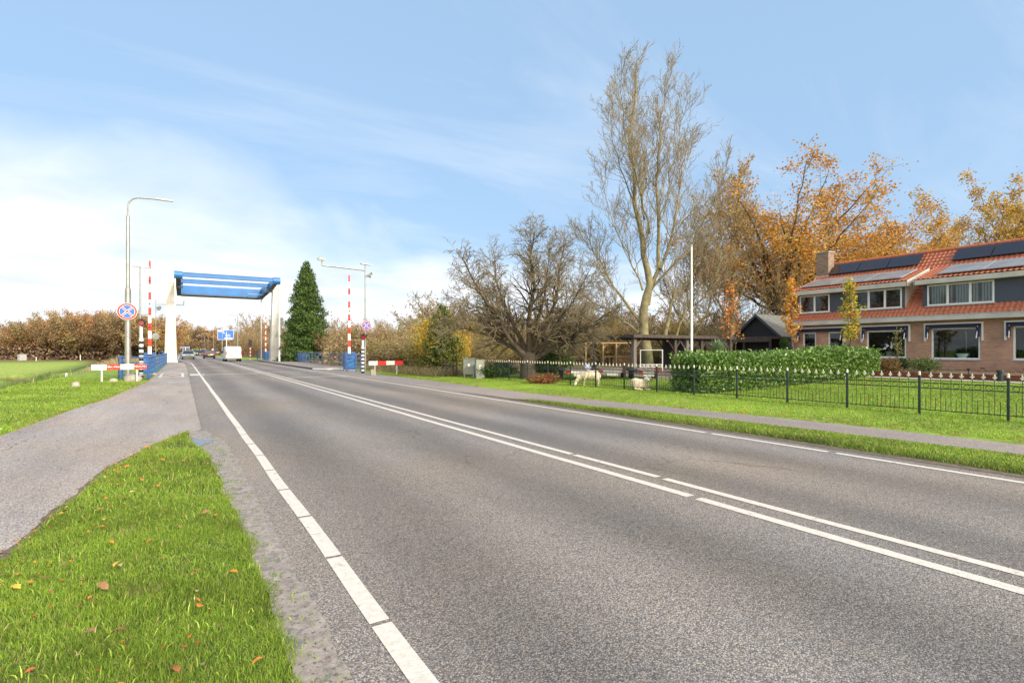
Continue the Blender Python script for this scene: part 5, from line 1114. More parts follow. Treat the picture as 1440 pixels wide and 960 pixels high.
# ---------------------------------------------------------------- vehicles
def wheel(e, x, y, r=.32, w_=.2):
    o = MB().cyl((x - w_ / 2, y, r), (x + w_ / 2, y, r), r, r, 18).build('wheel', 'rubber', e, smooth=True); s = 1 if x > 0 else -1
    MB().cyl((x + s * w_ / 2, y, r), (x + s * (w_ / 2 + .012), y, r), r * .6, r * .55, 14).build('rim', 'steel_lt', o)
def car(x, y, rz, paint, label, rear=True, wagon=False, L=4.3, W=1.76, Ht=1.46):
    """car pointing along +Y in its own frame (we look at its tail)"""
    e = empty('car', (x, y, 0), rz, label, 'car', 'cars beyond the bridge'); hw = W / 2; hl = L / 2
    bm = bmesh.new(); st = [(-hl, .45, .62, .90), (-hl + .12, .25, .90, .97), (-hl + .9, .22, .95, 1.0), (0, .2, .93, 1), (hl - 1.2, .2, .90, 1), (hl - .3, .24, .76, .96), (hl, .42, .62, .86)]
    rings = []
    for (yy, zb, zt, k) in st: rings.append([bm.verts.new(v) for v in ((-hw * k * .92, yy, zb), (-hw * k, yy, zb + .18), (-hw * k, yy, zt - .12), (-hw * k * .9, yy, zt), (hw * k * .9, yy, zt), (hw * k, yy, zt - .12), (hw * k, yy, zb + .18), (hw * k * .92, yy, zb))])
    for a, b in zip(rings[:-1], rings[1:]):
        for i in range(8): bm.faces.new((a[i], a[(i + 1) % 8], b[(i + 1) % 8], b[i]))
    bm.faces.new(rings[0]); bm.faces.new(rings[-1][::-1]); bmesh.ops.recalc_face_normals(bm, faces=bm.faces)
    me = bpy.data.meshes.new('body'); bm.to_mesh(me); bm.free(); me.materials.append(paint); me.polygons.foreach_set('use_smooth', [True] * len(me.polygons)); me.set_sharp_from_angle(angle=R(50))
    b = bpy.data.objects.new('body', me); COL.objects.link(b); b.parent = e
    y0, y1 = (-hl + .12, .95) if not wagon else (-hl + .05, .95); z0 = .92; k = .78
    mb = MB(); P0 = [(-hw * .93, y0, z0), (hw * .93, y0, z0), (hw * .93, y1 + .2, z0), (-hw * .93, y1 + .2, z0)]; P1 = [(-hw * k, y0 + (.5 if not wagon else .3), Ht - .05), (hw * k, y0 + (.5 if not wagon else .3), Ht - .05), (hw * k, y1 - .65, Ht - .05), (-hw * k, y1 - .65, Ht - .05)]
    mb.add(P0 + P1, [(3, 2, 1, 0), (4, 5, 6, 7), (0, 1, 5, 4), (1, 2, 6, 5), (2, 3, 7, 6), (3, 0, 4, 7)]); mb.build('window', 'carglass', e)
    r_ = MB(); r_.box((0, (P1[0][1] + P1[2][1]) / 2, Ht - .025), (hw * 2 * k + .06, P1[2][1] - P1[0][1] + .1, .06), top=.9); r_.build('roof', paint, e, bevel=.015)
    for s in (-1, 1):
        pl = MB()
        for a, c in ((P0[0], P1[0]), (P0[3], P1[3]), ((P0[0][0], (y0 + y1) / 2, z0), (P1[0][0], (y0 + y1) / 2, Ht - .05))): pl.cyl((a[0] * -s, a[1], a[2]), (c[0] * -s, c[1], c[2]), .05, .045, 6)
        pl.build('pillar', paint, e)
        for yy in (-hl + .8, hl - .85): wheel(e, s * (hw - .1), yy)
        MB().box((s * hw * .78, -hl + .03, .78), (.26, .1, .16)).build('tail_light', 'red', e, bevel=.01); MB().box((s * hw * .72, hl - .05, .66), (.34, .12, .13)).build('headlight', 'sign_white', e, bevel=.01)
        MB().box((s * (hw + .08), .75, .98), (.16, .1, .12)).build('mirror', paint, e, bevel=.02)
    MB().box((0, -hl - .005, .62), (.5, .02, .11)).build('number_plate', 'plate', e); MB().box((0, hl + .005, .45), (.5, .02, .11)).build('number_plate', 'plate', e)
    MB().box((0, -hl + .04, .38), (W * .86, .12, .22)).build('bumper', 'black', e, bevel=.02)
    return e
P_SIL = mat('silver car paint', (.55, .58, .62), .25, .3, var=.05); P_DK = mat('dark violet car paint', (.10, .07, .085), .25, .2, var=.1); P_BL = mat('dark blue-grey paint', (.07, .09, .12), .25, .2, var=.1); P_YE = mat('lime yellow car paint', (.55, .62, .04), .35, var=.05); P_PK = mat('pale pinkish paint', (.62, .50, .48), .3, var=.05)
x, y = atpx(264.5, 87); car(x, y, R(180), P_SIL, 'silver car with a blue sheen driving towards us past the left tower')
x, y = atpx(294, 92); car(x, y, 0, P_DK, 'dark maroon car driving away in the right lane ahead of the van', wagon=True)
x, y = atpx(281, 132); car(x, y, R(180), P_BL, 'dark blue-grey car further off between the yellow and maroon cars')
x, y = atpx(275, 150); car(x, y, R(180), P_YE, 'lime yellow car behind the silver one', wagon=True, Ht=1.7)
x, y = atpx(285.5, 165); car(x, y, R(180), P_PK, 'pale pinkish van-like car at the back of the traffic', wagon=True, Ht=1.9)
x, y = atpx(304.5, 170); car(x, y, 0, P_DK, 'small dark car parked off the road under the direction sign')
def van():
    x, y = atpx(328, 69.0); e = empty('van', (x, y + 2.4, 0), R(1.5), 'white panel van driving away under the bridge frame', 'van'); W = 1.9; hw = W / 2; L = 4.9
    bm = bmesh.new(); sec = lambda yy, zb, zt, k, kt: [bm.verts.new(v) for v in ((-hw * k, yy, zb), (-hw * k, yy, zb + .55), (-hw * k * .99, yy, (zb + zt) / 2 + .2), (-hw * kt, yy, zt - .12), (-hw * kt * .86, yy, zt), (hw * kt * .86, yy, zt), (hw * kt, yy, zt - .12), (hw * k * .99, yy, (zb + zt) / 2 + .2), (hw * k, yy, zb + .55), (hw * k, yy, zb))]
    rg = [sec(-L / 2, .38, 1.93, .97, .86), sec(-L / 2 + .12, .32, 1.98, 1, .89), sec(.8, .3, 1.98, 1, .89), sec(1.3, .3, 1.85, 1, .86), sec(1.9, .3, 1.2, .98, .9), sec(L / 2, .35, .9, .9, .86)]
    for a, b in zip(rg[:-1], rg[1:]):
        for i in range(10): bm.faces.new((a[i], a[(i + 1) % 10], b[(i + 1) % 10], b[i]))
    bm.faces.new(rg[0]); bm.faces.new(rg[-1][::-1]); bmesh.ops.recalc_face_normals(bm, faces=bm.faces)
    me = bpy.data.meshes.new('body'); bm.to_mesh(me); bm.free(); me.materials.append(M['carwhite']); me.polygons.foreach_set('use_smooth', [True] * len(me.polygons)); me.set_sharp_from_angle(angle=R(35))
    o = bpy.data.objects.new('body', me); COL.objects.link(o); o.parent = e; yb = -L / 2
    for s in (-1, 1):
        MB().box((s * .43, yb - .008, 1.2), (.84, .02, 1.3), top=.94).build('rear_door', 'carwhite', e, bevel=.015)
        MB().box((s * .88, yb - .005, 1.1), (.1, .05, .55)).build('tail_light', 'red', e, bevel=.01)
        MB().box((s * (hw + .12), 1.25, 1.2), (.2, .12, .28)).build('mirror', 'black', e, bevel=.02)
        MB().b2((s * (hw - .01), .75, 1.1), (s * (hw + .01), 1.6, 1.6)).build('side_window', 'carglass', e)
        for yy in (yb + .95, L / 2 - .95): wheel(e, s * (hw - .12), yy, .33, .24)
    MB().box((0, yb - .05, .46), (1.86, .16, .2)).build('bumper', 'grey', e, bevel=.03); MB().box((-.32, yb - .03, .78), (.52, .02, .12)).build('number_plate', 'plate', e)
    MB().box((0, yb - .02, 1.86), (.3, .03, .05)).build('brake_light', 'red', e); MB().b2((-.006, yb - .022, .6), (.006, yb - .02, 1.82)).build('door_seam', 'black', e)
    l = MB(); l.b2((-.55, yb - .026, 1.55), (-.05, yb - .021, 1.6)); l.b2((-.48, yb - .026, 1.46), (.38, yb - .021, 1.49)); l.build('lettering', 'grey', e)
    MB().b2((-hw - .012, yb + .3, 1.15), (-hw + .01, yb + 2.6, 1.22)).build('side_stripe', 'grey', e)
van()
# ---------------------------------------------------------------- the house
HX, HZ = 34.3, .25
def wall_with_holes(mb, y0, y1, z0, z1, holes, x=0, t=.25):
    """wall in the plane x, thickness t behind it, with rectangular openings (ya, yb, za, zb)"""
    ys = sorted({y0, y1, *[h[0] for h in holes], *[h[1] for h in holes]}); zs = sorted({z0, z1, *[h[2] for h in holes], *[h[3] for h in holes]})
    for a, b in zip(ys[:-1], ys[1:]):
        run = None
        for c, d in zip(zs[:-1], zs[1:]):
            inside = any(h[0] - 1e-6 <= a and b <= h[1] + 1e-6 and h[2] - 1e-6 <= c and d <= h[3] + 1e-6 for h in holes)
            if not inside: mb.add([(x, a, c), (x, b, c), (x, b, d), (x, a, d)], [(0, 3, 2, 1)])
    for a, b, c, d in holes: mb.add([(x, a, c), (x, b, c), (x, b, d), (x, a, d), (x + t, a, c), (x + t, b, c), (x + t, b, d), (x + t, a, d)], [(0, 1, 5, 4), (1, 2, 6, 5), (2, 3, 7, 6), (3, 0, 4, 7)])
def pantiles(name, o, u, v, W, L, parent, mt='tile', tw=.215, tl=.34, amp=.028):
    """clay pantile sheet: o corner, u along the eave, v up the slope"""
    o = np.array(o, float); u = np.array(u, float); v = np.array(v, float); n = np.cross(u, v); n /= np.linalg.norm(n)
    if n[2] < 0: n = -n
    nu = max(2, int(round(W / tw)) * 6); nv = max(1, int(round(L / tl))); us = np.linspace(0, W, nu + 1); rows = []
    for r in range(nv):
        rows += [(r * L / nv, .045), ((r + .5) * L / nv, .024), ((r + 1) * L / nv - .004, .004)]
    ph = (us / W * round(W / tw)) % 1.0; prof = amp * (np.cos(2 * np.pi * ph) * .8 + .35 * np.cos(4 * np.pi * ph + .8))
    rs = np.random.RandomState(3); V = []
    for (s, h) in rows: V.append(o + np.outer(us, u) + v * s + np.outer(prof + h, n))
    V = np.concatenate(V); R_ = len(rows); i = (np.arange(R_ - 1)[:, None] * (nu + 1) + np.arange(nu)[None]).ravel()
    F = np.stack([i, i + 1, i + nu + 2, i + nu + 1], 1); return np_mesh(name, V, F, mt, parent)
def window(parent, x, ya, yb, za, zb, mull=(), fw=.07, depth=.08, room=True, frame='white'):
    """frame around, mullions, pane behind; plane x faces -X"""
    mb = MB(); w_ = fw
    mb.b2((x - .03, ya, zb - w_), (x + depth, yb, zb)); mb.b2((x - .03, ya, za), (x + depth, yb, za + w_)); mb.b2((x - .03, ya, za + w_), (x + depth, ya + w_, zb - w_)); mb.b2((x - .03, yb - w_, za + w_), (x + depth, yb, zb - w_))
    for y in mull: mb.b2((x - .028, y - .05, za + w_), (x + depth, y + .05, zb - w_))
    e = mb.build('window', frame, parent)
    MB().b2((x + .03, ya + w_ * .5, za + w_ * .5), (x + .036, yb - w_ * .5, zb - w_ * .5)).build('pane', 'glass', e)
    MB().b2((x - .10, ya - .06, za - .06), (x + .02, yb + .06, za - .003)).build('sill', 'grey', e)
    return e
def house():
    e = empty('house', (0, 0, 0), 0, 'pale brick semi-detached house with orange tiled roof, dormers and solar panels', 'house')
    Y0, Y1 = 1.0, 19.78; ZE = 3.4; XR = 38.7; ZR = 7.42
    G_ = [(18.16, 18.99, -1, 2.62), (16.50, 17.40, 1.25, 2.62), (13.22, 15.22, 1.06, 2.62), (10.0, 12.05, 1.02, 2.66), (6.7, 8.75, 1.02, 2.66), (3.2, 4.6, .3, 2.62)]
    G_[0] = (18.16, 18.99, .45, 2.62)
    mb = MB(); wall_with_holes(mb, Y0, Y1, -.2, ZE - .15, G_, HX)
    gab = [(HX, -.2), (43.1, -.2), (43.1, ZE), (XR, ZR - .12), (HX, ZE)]
    for y in (Y0, Y1): mb.add([(p[0], y, p[1]) for p in gab], [tuple(range(5))])
    mb.add([(43.1, Y0, -.2), (43.1, Y1, -.2), (43.1, Y1, ZE), (43.1, Y0, ZE)], [(0, 1, 2, 3)])
    wl = mb.build('wall', 'brick', e)
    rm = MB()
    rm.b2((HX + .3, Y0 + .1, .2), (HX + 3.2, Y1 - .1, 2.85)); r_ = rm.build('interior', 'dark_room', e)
    for i, (a, b, c, d) in enumerate(G_):
        w = window(e, HX + .06, a, b, c, d, fw=.075)
        if i >= 2: pass
    # front-room things seen through the glass
    c = MB(); 
    for k in range(7): c.cyl((HX + .45, 15.05 - k * .05, 1.1), (HX + .45, 15.05 - k * .05, 2.6), .03, .03, 6)
    c.build('curtain', mat('beige curtain', (.45, .42, .32), .9), e)
    sillm = MB()
    for a, b, cz, d in G_[2:5]: sillm.b2((HX + .14, a, cz - .04), (HX + .42, b, cz + .0))
    sillm.build('window_board', 'white', e)
    # roof: front slope, back slope
    sl = Vector((XR - HX + .35, 0, ZR - ZE + .04)); L = sl.length; sv = sl.normalized()
    rf = pantiles('roof', (HX - .35, Y0 - .1, ZE - .05), (0, 1, 0), tuple(sv), Y1 - Y0 + .25, L, e)
    MB().add([(XR, Y0 - .1, ZR), (XR, Y1 + .15, ZR), (43.5, Y1 + .15, ZE - .1), (43.5, Y0 - .1, ZE - .1)], [(0, 1, 2, 3)]).build('rear_roof', 'tile', e)
    rd = MB(); y = Y0 - .1
    while y < Y1 + .1: rd.cyl((XR + .05, y, ZR + .05), (XR + .05, y + .36, ZR + .065), .115, .125, 10); y += .36
    rd.build('ridge', 'tile', rf, smooth=True)
    vg = MB(); vg.prism([(HX - .36, ZE - .14), (HX - .36, ZE), (XR, ZR + .03), (XR, ZR - .12)], Y1 + .12, Y1 + .17); vg.build('verge_board', 'fascia', rf)
    # gutter box
    MB().b2((HX - .5, Y0 - .1, ZE - .33), (HX - .02, Y1 + .16, ZE - .06)).build('gutter', 'fascia', e, bevel=.01); MB().b2((HX - .52, Y0 - .1, ZE - .059), (HX - .42, Y1 + .17, ZE - .03)).build('gutter_rim', 'steel_lt', e)
    # chimney at the left end
    ch = MB(); ch.b2((37.75, 19.15, 5.6), (38.5, 19.95, 8.25)); c = ch.build('chimney', 'brick_dk', e); MB().b2((37.7, 19.1, 8.252), (38.55, 20.0, 8.32)).build('cap', 'concrete', c); MB().b2((37.65, 19.05, 6.2), (38.6, 20.0, 6.62)).build('lead_flashing', 'cladding', c)
    # dormers
    def dormer(y0, y1, wins, clad, side_mt, blinds=False):
        X = 34.5; Z0, Z1 = 3.84, 5.06; d = empty('dormer', (0, 0, 0)); d.parent = e
        holes = [(a, b, Z0 + .06, Z1 - .04) for a, b, _ in wins]
        m_ = MB(); wall_with_holes(m_, y0, y1, Z0, Z1, holes, X, .1); m_.build('front', clad, d)
        s = MB()
        for y in (y0, y1): s.add([(X, y, Z0 - .1), (X, y, Z1 + .1), (37.0, y, Z1 + .8), (37.5, y, 6.2)], [(0, 1, 2, 3)])
        s.build('cheek', side_mt, d)
        for a, b, mu in wins:
            w = window(d, X - .0, a, b, Z0 + .06, Z1 - .04, mu, .07)
            if blinds:
                bl = MB(); y = a + .12; j = 0
                while y < b - .1:
                    if (j % 9) != 4: bl.box((X + .10, y, (Z0 + Z1) / 2), (.012, .085, Z1 - Z0 - .2), rz=.5)
                    y += .118; j += 1
                bl.build('blind', 'white', w)
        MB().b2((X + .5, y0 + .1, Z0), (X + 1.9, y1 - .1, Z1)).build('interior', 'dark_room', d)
        MB().b2((X - .42, y0 - .25, Z1 - .005), (X + .02, y1 + .28, Z1 + .26)).build('fascia', 'fascia', d, bevel=.01)
        # shallow tiled roof back to the main slope
        o = (X - .42, y0 - .22, Z1 + .27); v = Vector((2.95, 0, .92)); rr = pantiles('dormer_roof', o, (0, 1, 0), tuple(v.normalized()), y1 - y0 + .48, v.length, d, amp=.022)
        for y in (y0 - .27, y1 + .24):
          bb = MB(); bb.add([(X - .42, y, Z1 + .0), (X - .42, y, Z1 + .30), (X + 2.5, y, Z1 + 1.22), (X + 2.5, y, Z1 + 1.02), (X - .42, y + .05, Z1 + .0), (X - .42, y + .05, Z1 + .30), (X + 2.5, y + .05, Z1 + 1.22), (X + 2.5, y + .05, Z1 + 1.02)], [(0, 1, 2, 3), (4, 5, 6, 7), (0, 1, 5, 4), (1, 2, 6, 5), (2, 3, 7, 6), (3, 0, 4, 7)])
          bb.build('barge_board', 'fascia', d)
        return d
    dormer(13.35, 19.45, [(17.42, 19.3, (18.35,)), (13.5, 16.1, (14.35, 15.2))], 'slate', 'cladding')
    dormer(5.0, 12.5, [(9.5, 12.3, (10.45, 11.4)), (5.4, 7.2, (6.3,))], 'slate', 'tile', True)
    # solar panels: lower rows on the dormer roofs, upper rows under the ridge
    def panel(o, v, w_, l, mt, parent, nrm):
        o = Vector(o); v = Vector(v).normalized(); u = Vector((0, 1, 0)); n = Vector(nrm).normalized(); b = MB(); P = [o, o + u * w_, o + u * w_ + v * l, o + v * l]
        b.add([tuple(p) for p in P] + [tuple(p + n * .04) for p in P], [(0, 1, 2, 3), (4, 5, 6, 7), (0, 1, 5, 4), (1, 2, 6, 5), (2, 3, 7, 6), (3, 0, 4, 7)])
        q = b.build('solar_panel', 'steel_lt' if mt == 'solar_lo' else 'black', parent); g = MB(); k = .018; P = [o + u * k + v * k, o + u * (w_ - k) + v * k, o + u * (w_ - k) + v * (l - k), o + u * k + v * (l - k)]; g.add([tuple(p + n * .0445) for p in P], [(0, 1, 2, 3)]); g.build('cells', mt, q)
    vd = Vector((2.95, 0, .92)).normalized(); nd = Vector((-vd.z, 0, vd.x))
    for y0, n in ((13.5, 3), (4.15, 4)):
        for k in range(n):
            o = Vector((34.08, y0 + k * 1.94, 5.33)) + vd * .45 + nd * .12; panel(o, vd, 1.9, 1.06, 'solar_lo', e, nd); o2 = o + vd * 1.1
            panel(o2, vd, 1.9, 1.02, 'solar_lo', e, nd)
    sn_ = Vector((-sv.z, 0, sv.x))
    for y0, n, dx in ((13.85, 3, 1.74), (5.3, 4, 1.74)):
        for k in range(n):
            y = y0 + k * dx; o = Vector((XR, y, ZR)) - sv * 1.35 + sn_ * .12; panel(o, sv, 1.7, 1.12, 'solar', e, sn_)
    # awnings
    for a, b in ((16.35, 19.4), (13.0, 15.5), (9.85, 12.35), (6.55, 9.05)):
        aw = MB(); aw.b2((HX - .16, a, 2.86), (HX - .003, b, 2.93)); aw.b2((HX - .12, a, 1.98), (HX - .003, a + .07, 2.857)); aw.b2((HX - .12, b - .07, 1.98), (HX - .003, b, 2.857)); A = aw.build('awning', 'white', e)
        cl = MB(); cl.cyl((HX - .12, a + .09, 2.79), (HX - .12, b - .09, 2.79), .065, .065, 10); cl.b2((HX - .17, a + .1, 2.66), (HX - .15, b - .1, 2.76)); cl.box((HX - .22, a + .18, 2.42), (.03, .16, .5)); cl.box((HX - .22, b - .18, 2.42), (.03, .16, .5)); cl.build('cloth', 'awning', A)
        for ya, yb in ((a + .2, a + .22), (b - .2, b - .22)): MB().cyl((HX - .14, ya, 2.75), (HX - .3, yb, 2.1), .025, .025, 6).build('folding_arm', 'white', A)
    dp = MB(); dp.cyl((HX - .08, 12.55, 0), (HX - .08, 12.55, 1.0), .012, .012, 6); dp.build('cable', 'black', e)
    dp = MB(); dp.cyl((HX - .09, 19.6, 0), (HX - .09, 19.6, 2.95), .05, .05, 8); dp.build('downpipe', 'grey', e)
    wl_ = MB(); wl_.box((HX - .1, 19.25, 2.2), (.14, .14, .3)); wl_.build('wall_lamp', 'black', e)
    vt = MB()
    for y in (11.6, 9.8, 8.2): vt.b2((HX - .008, y, .55), (HX - .002, y + .2, .6))
    vt.build('air_brick', 'black', e)
    return e
house()
def flowers(y, x, z, label):
    e = empty('potted_plant', (x, y, z), 0, label, 'potted plant'); MB().cyl((0, 0, 0), (0, 0, .34), .13, .19, 18).build('pot', 'pot', e, smooth=True); r = random.Random(4); mb = MB(); fl_ = MB()
    for i in range(16):
        a = r.uniform(0, 6.28); p = Vector((math.cos(a) * r.uniform(.1, .42), math.sin(a) * r.uniform(.1, .45), r.uniform(.5, .8))); mb.tube([(0, 0, .3), tuple(p * .6 + Vector((0, 0, .25))), tuple(p)], .008, 4)
        for j in range(3): q = p + Vector((r.gauss(0, .04), r.gauss(0, .05), r.gauss(0, .04))); fl_.ell(tuple(q), (.045, .045, .03), 6)
    mb.build('stems', 'core', e); fl_.build('flowers', 'white', e); return e
flowers(14.15, HX + .28, 1.06, 'white orchid in a pale green pot inside the second ground-floor window')
e = empty('vase', (HX + .28, 10.75, 1.02), 0, 'wide pale green bowl inside the large ground-floor window', 'bowl'); MB().cyl((0, 0, 0), (0, 0, .3), .2, .34, 20).build('bowl', mat('celadon glaze', (.42, .56, .46), .3), e, smooth=True); MB().cyl((0, -.12, .3), (0, -.1, 1.5), .012, .04, 6).build('reed', 'cladding', e)
e = bush('potted_plant', 140, (.2, .2, .22), 260, .09, [(.2, .3, .05), (.4, .42, .1)]); place(e, HX + .3, 8.4, 0, 1, 'small leafy houseplant inside the right-hand window', cat='potted plant', z=1.04)
# bed edging and gravel path in front of the house
e = empty('bed_edging', (27.3, 8, 0), 0, 'low rust-red edging board of the raised bed before the house', 'bed edging'); b = MB(); b.b2((-.35, -9, .15), (-.3, 4.0, .53)); b.b2((-.3, 3.95, .15), (1.6, 4.0, .53)); b.build('board', 'corten', e)
for k in range(5): MB().b2((-.4, -8.5 + k * 3, .15), (-.352, -8.42 + k * 3, .5)).build('stake', 'corten', e)
tag(MB().b2((27.01, -1, .1), (34.28, 11.94, .46)).build('planting_bed', 'soil'), kind='structure')
tag(MB().add([(25.9, -3, float(ZG(25.9, 0)) + .03), (26.94, -3, float(ZG(26.9, 0)) + .02), (26.94, 13, float(ZG(26.9, 0)) + .02), (25.9, 13, float(ZG(25.9, 0)) + .03)], [(0, 1, 2, 3)]).build('gravel_path', 'concrete'), kind='structure')
litter('leaf_litter', nrs.uniform(27.2, 33.5, 900), nrs.uniform(0, 11.7, 900), np.full(900, .48), np.full(900, .05), [(.3, .09, .05), (.4, .2, .08), (.2, .2, .06)])
e = empty('bollard', (26.6, 7.15, .15), 0, 'dark green garden bollard on the lawn edge', 'bollard'); MB().cyl((0, 0, 0), (0, 0, .5), .1, .1, 14).build('post', 'fence', e, smooth=True); MB().cyl((0, 0, .5), (0, 0, .58), .125, .115, 14).build('cap', 'fence', e)
for x, y, lb in ((28, 9.9, 'small dark spike lamp in the bed left of the large window'), (28.2, 8.6, 'small dark spike lamp in the bed under the large window')):
    e = empty('garden_lamp', (x, y, .46), 0, lb, 'garden lamp'); MB().cyl((0, 0, 0), (0, 0, .18), .02, .02, 6).build('stake', 'black', e); MB().cyl((0, 0, .16), (0, 0, .26), .05, .06, 10).build('head', 'black', e)
# ---------------------------------------------------------------- ornamental fence
def fx(y): return 14.72 - .045 * (y - 3.8) + (-.12 if y > 10 else 0) * 0
def ornamental_fence():
    pitch = 1.55; n0 = -3; n1 = 15; e = empty('garden_fence', (fx(3.83), 3.83, 0), 0, 'dark iron garden fence with cream spear tips along the lawn', 'fence')
    org = Vector((fx(3.83), 3.83, 0)); d = Vector((-.045, 1, 0)).normalized(); H = .80
    post = MB(); post.box((0, 0, .45), (.045, .045, .92)); post.box((0, 0, .905), (.058, .058, .025)); pp = None
    panel = MB(); L = pitch - .06
    for z in (.12, .62, .74): panel.b2((-.008, .03, z - .01), (.008, .03 + L, z + .01))
    panel.b2((-.006, .03, .37), (.006, .03 + L, .385)) if False else None
    nb = 8; tips = []
    for i in range(1, nb):
        y = .03 + L * i / nb; panel.cyl((0, y, .1), (0, y, .88), .006, .006, 5, cap=False); tips.append(y)
    for i in range(nb): y = .03 + L * (i + .5) / nb; panel.cyl((0, y, .1), (0, y, .40), .007, .007, 5); 
    for i in range(nb):       # scroll rings between the two upper rails
        y = .03 + L * (i + .5) / nb; k = 10; pts = [(0, y + .056 * math.cos(2 * math.pi * j / k), .68 + .052 * math.sin(2 * math.pi * j / k)) for j in range(k + 1)]; panel.tube(pts, .006, 4)
    f = MB(); z = .87       # fleur-de-lis spear tip
    for yy in (-.01,): f.prism([(0, z + .13), (.018, z + .075), (.012, z + .055), (.036, z + .06), (.042, z + .035), (.018, z + .03), (.012, z), (-.012, z), (-.018, z + .03), (-.042, z + .035), (-.036, z + .06), (-.012, z + .055), (-.018, z + .075)], -.009, .009, 'YZ')
    fb = MB(); fb.ell((0, 0, .97), (.028, .028, .04), 8); fb.cyl((0, 0, .92), (0, 0, .95), .03, .02, 8)
    P = Pn = T = B = None
    rz = math.atan2(-d.x, d.y); nt = 0
    for i in range(n0, n1):
        o = d * (i * pitch); g = float(ZG(org.x + o.x, org.y + o.y)) - .0; o.z = min(g, .0)
        if P is None: p = P = post.build('post', 'fence', e); b_ = B = fb.build('ball_finial', 'finial', p, smooth=True)
        else: p = P.copy(); COL.objects.link(p); b_ = B.copy(); COL.objects.link(b_); b_.parent = p
        p.parent = e; p.location = o; p.rotation_euler = (0, 0, rz)
        if i == n1 - 1: break
        if Pn is None: q = Pn = panel.build('panel', 'fence', e)
        else: q = Pn.copy(); COL.objects.link(q)
        q.parent = e; q.location = o; q.rotation_euler = (0, 0, rz)
        for y in tips:
            if T is None: t = T = f.build('finial', 'finial', q)
            else: t = T.copy(); COL.objects.link(t)
            t.parent = q; t.location = (0, y, .085); t.scale = (1, .9, .9)
ornamental_fence()
# old post fence in front of the scrub, left of the cabinets
e = empty('post_fence', (13.2, 27, 0), 0, 'old dark post and rail fence left of the grey cabinets', 'fence')
for k, (y, h) in enumerate(((0, 1.0), (.35, .8), (1.1, .95), (1.5, .85))): MB().cyl((-.05 * k, y, -.05), (-.05 * k + .02, y, h), .06, .05, 8).build('post', 'bark_dark', e)
MB().b2((-.08, 0, .55), (-.04, 1.5, .65)).build('rail', 'bark_dark', e)
e = empty('gate_post', (13.45, 26.3, 0), 0, 'slim black post with pale tip beside the cabinets', 'post'); MB().cyl((0, 0, 0), (0, 0, .95), .05, .05, 8).build('post', 'black', e); MB().cyl((0, 0, .95), (0, 0, 1.12), .03, .01, 8).build('tip', 'finial', e)
# cabinets
def cabinet(x, y, rz, w_, dd, h, label, z=0, legs=False):
    e = empty('utility_cabinet', (x, y, z), rz, label, 'utility cabinet'); z0 = .18 if legs else 0
    MB().b2((-w_ / 2, -dd / 2, z0), (w_ / 2, dd / 2, h)).build('body', 'cabinet', e, bevel=.015); MB().b2((-w_ / 2 - .02, -dd / 2 - .02, h + .001), (w_ / 2 + .02, dd / 2 + .02, h + .04)).build('lid', 'cabinet', e, bevel=.01)
    MB().b2((-w_ / 2 + .04, -dd / 2 - .012, z0 + .06), (w_ / 2 - .04, -dd / 2 - .001, h - .06)).build('door', 'cabinet', e, bevel=.004)
    MB().b2((-.06, -dd / 2 - .016, h * .6), (.06, -dd / 2 - .0125, h * .75)).build('label_plate', 'sign_white', e)
    if legs: MB().b2((-w_ / 2 + .03, -dd / 2 + .03, 0), (-w_ / 2 + .1, dd / 2 - .03, .18)).b2((w_ / 2 - .1, -dd / 2 + .03, 0), (w_ / 2 - .03, dd / 2 - .03, .18)).build('leg', 'concrete', e)
x, y = atpx(660.5, 28.6); cabinet(x, y, R(-38), .62, .45, 1.02, 'wider grey-green utility cabinet on legs, left of the pair', legs=True)
x, y = atpx(674.8, 27.7); cabinet(x, y, R(-20), .44, .36, .96, 'narrower grey-green utility cabinet, right of the pair')
# flagpole
x, y = atpx(972.5, 26.3); e = empty('flagpole', (x, y, .1), 0, 'bare white flagpole rising behind the hedge', 'flagpole'); MB().cyl((0, 0, 0), (0, 0, 6.55), .07, .04, 12).build('pole', 'white', e, smooth=True); MB().ell((0, 0, 6.6), (.06, .06, .07), 8).build('cap', 'grey', e); MB().box((0, 0, .05), (.3, .3, .1)).build('foot', 'concrete', e)

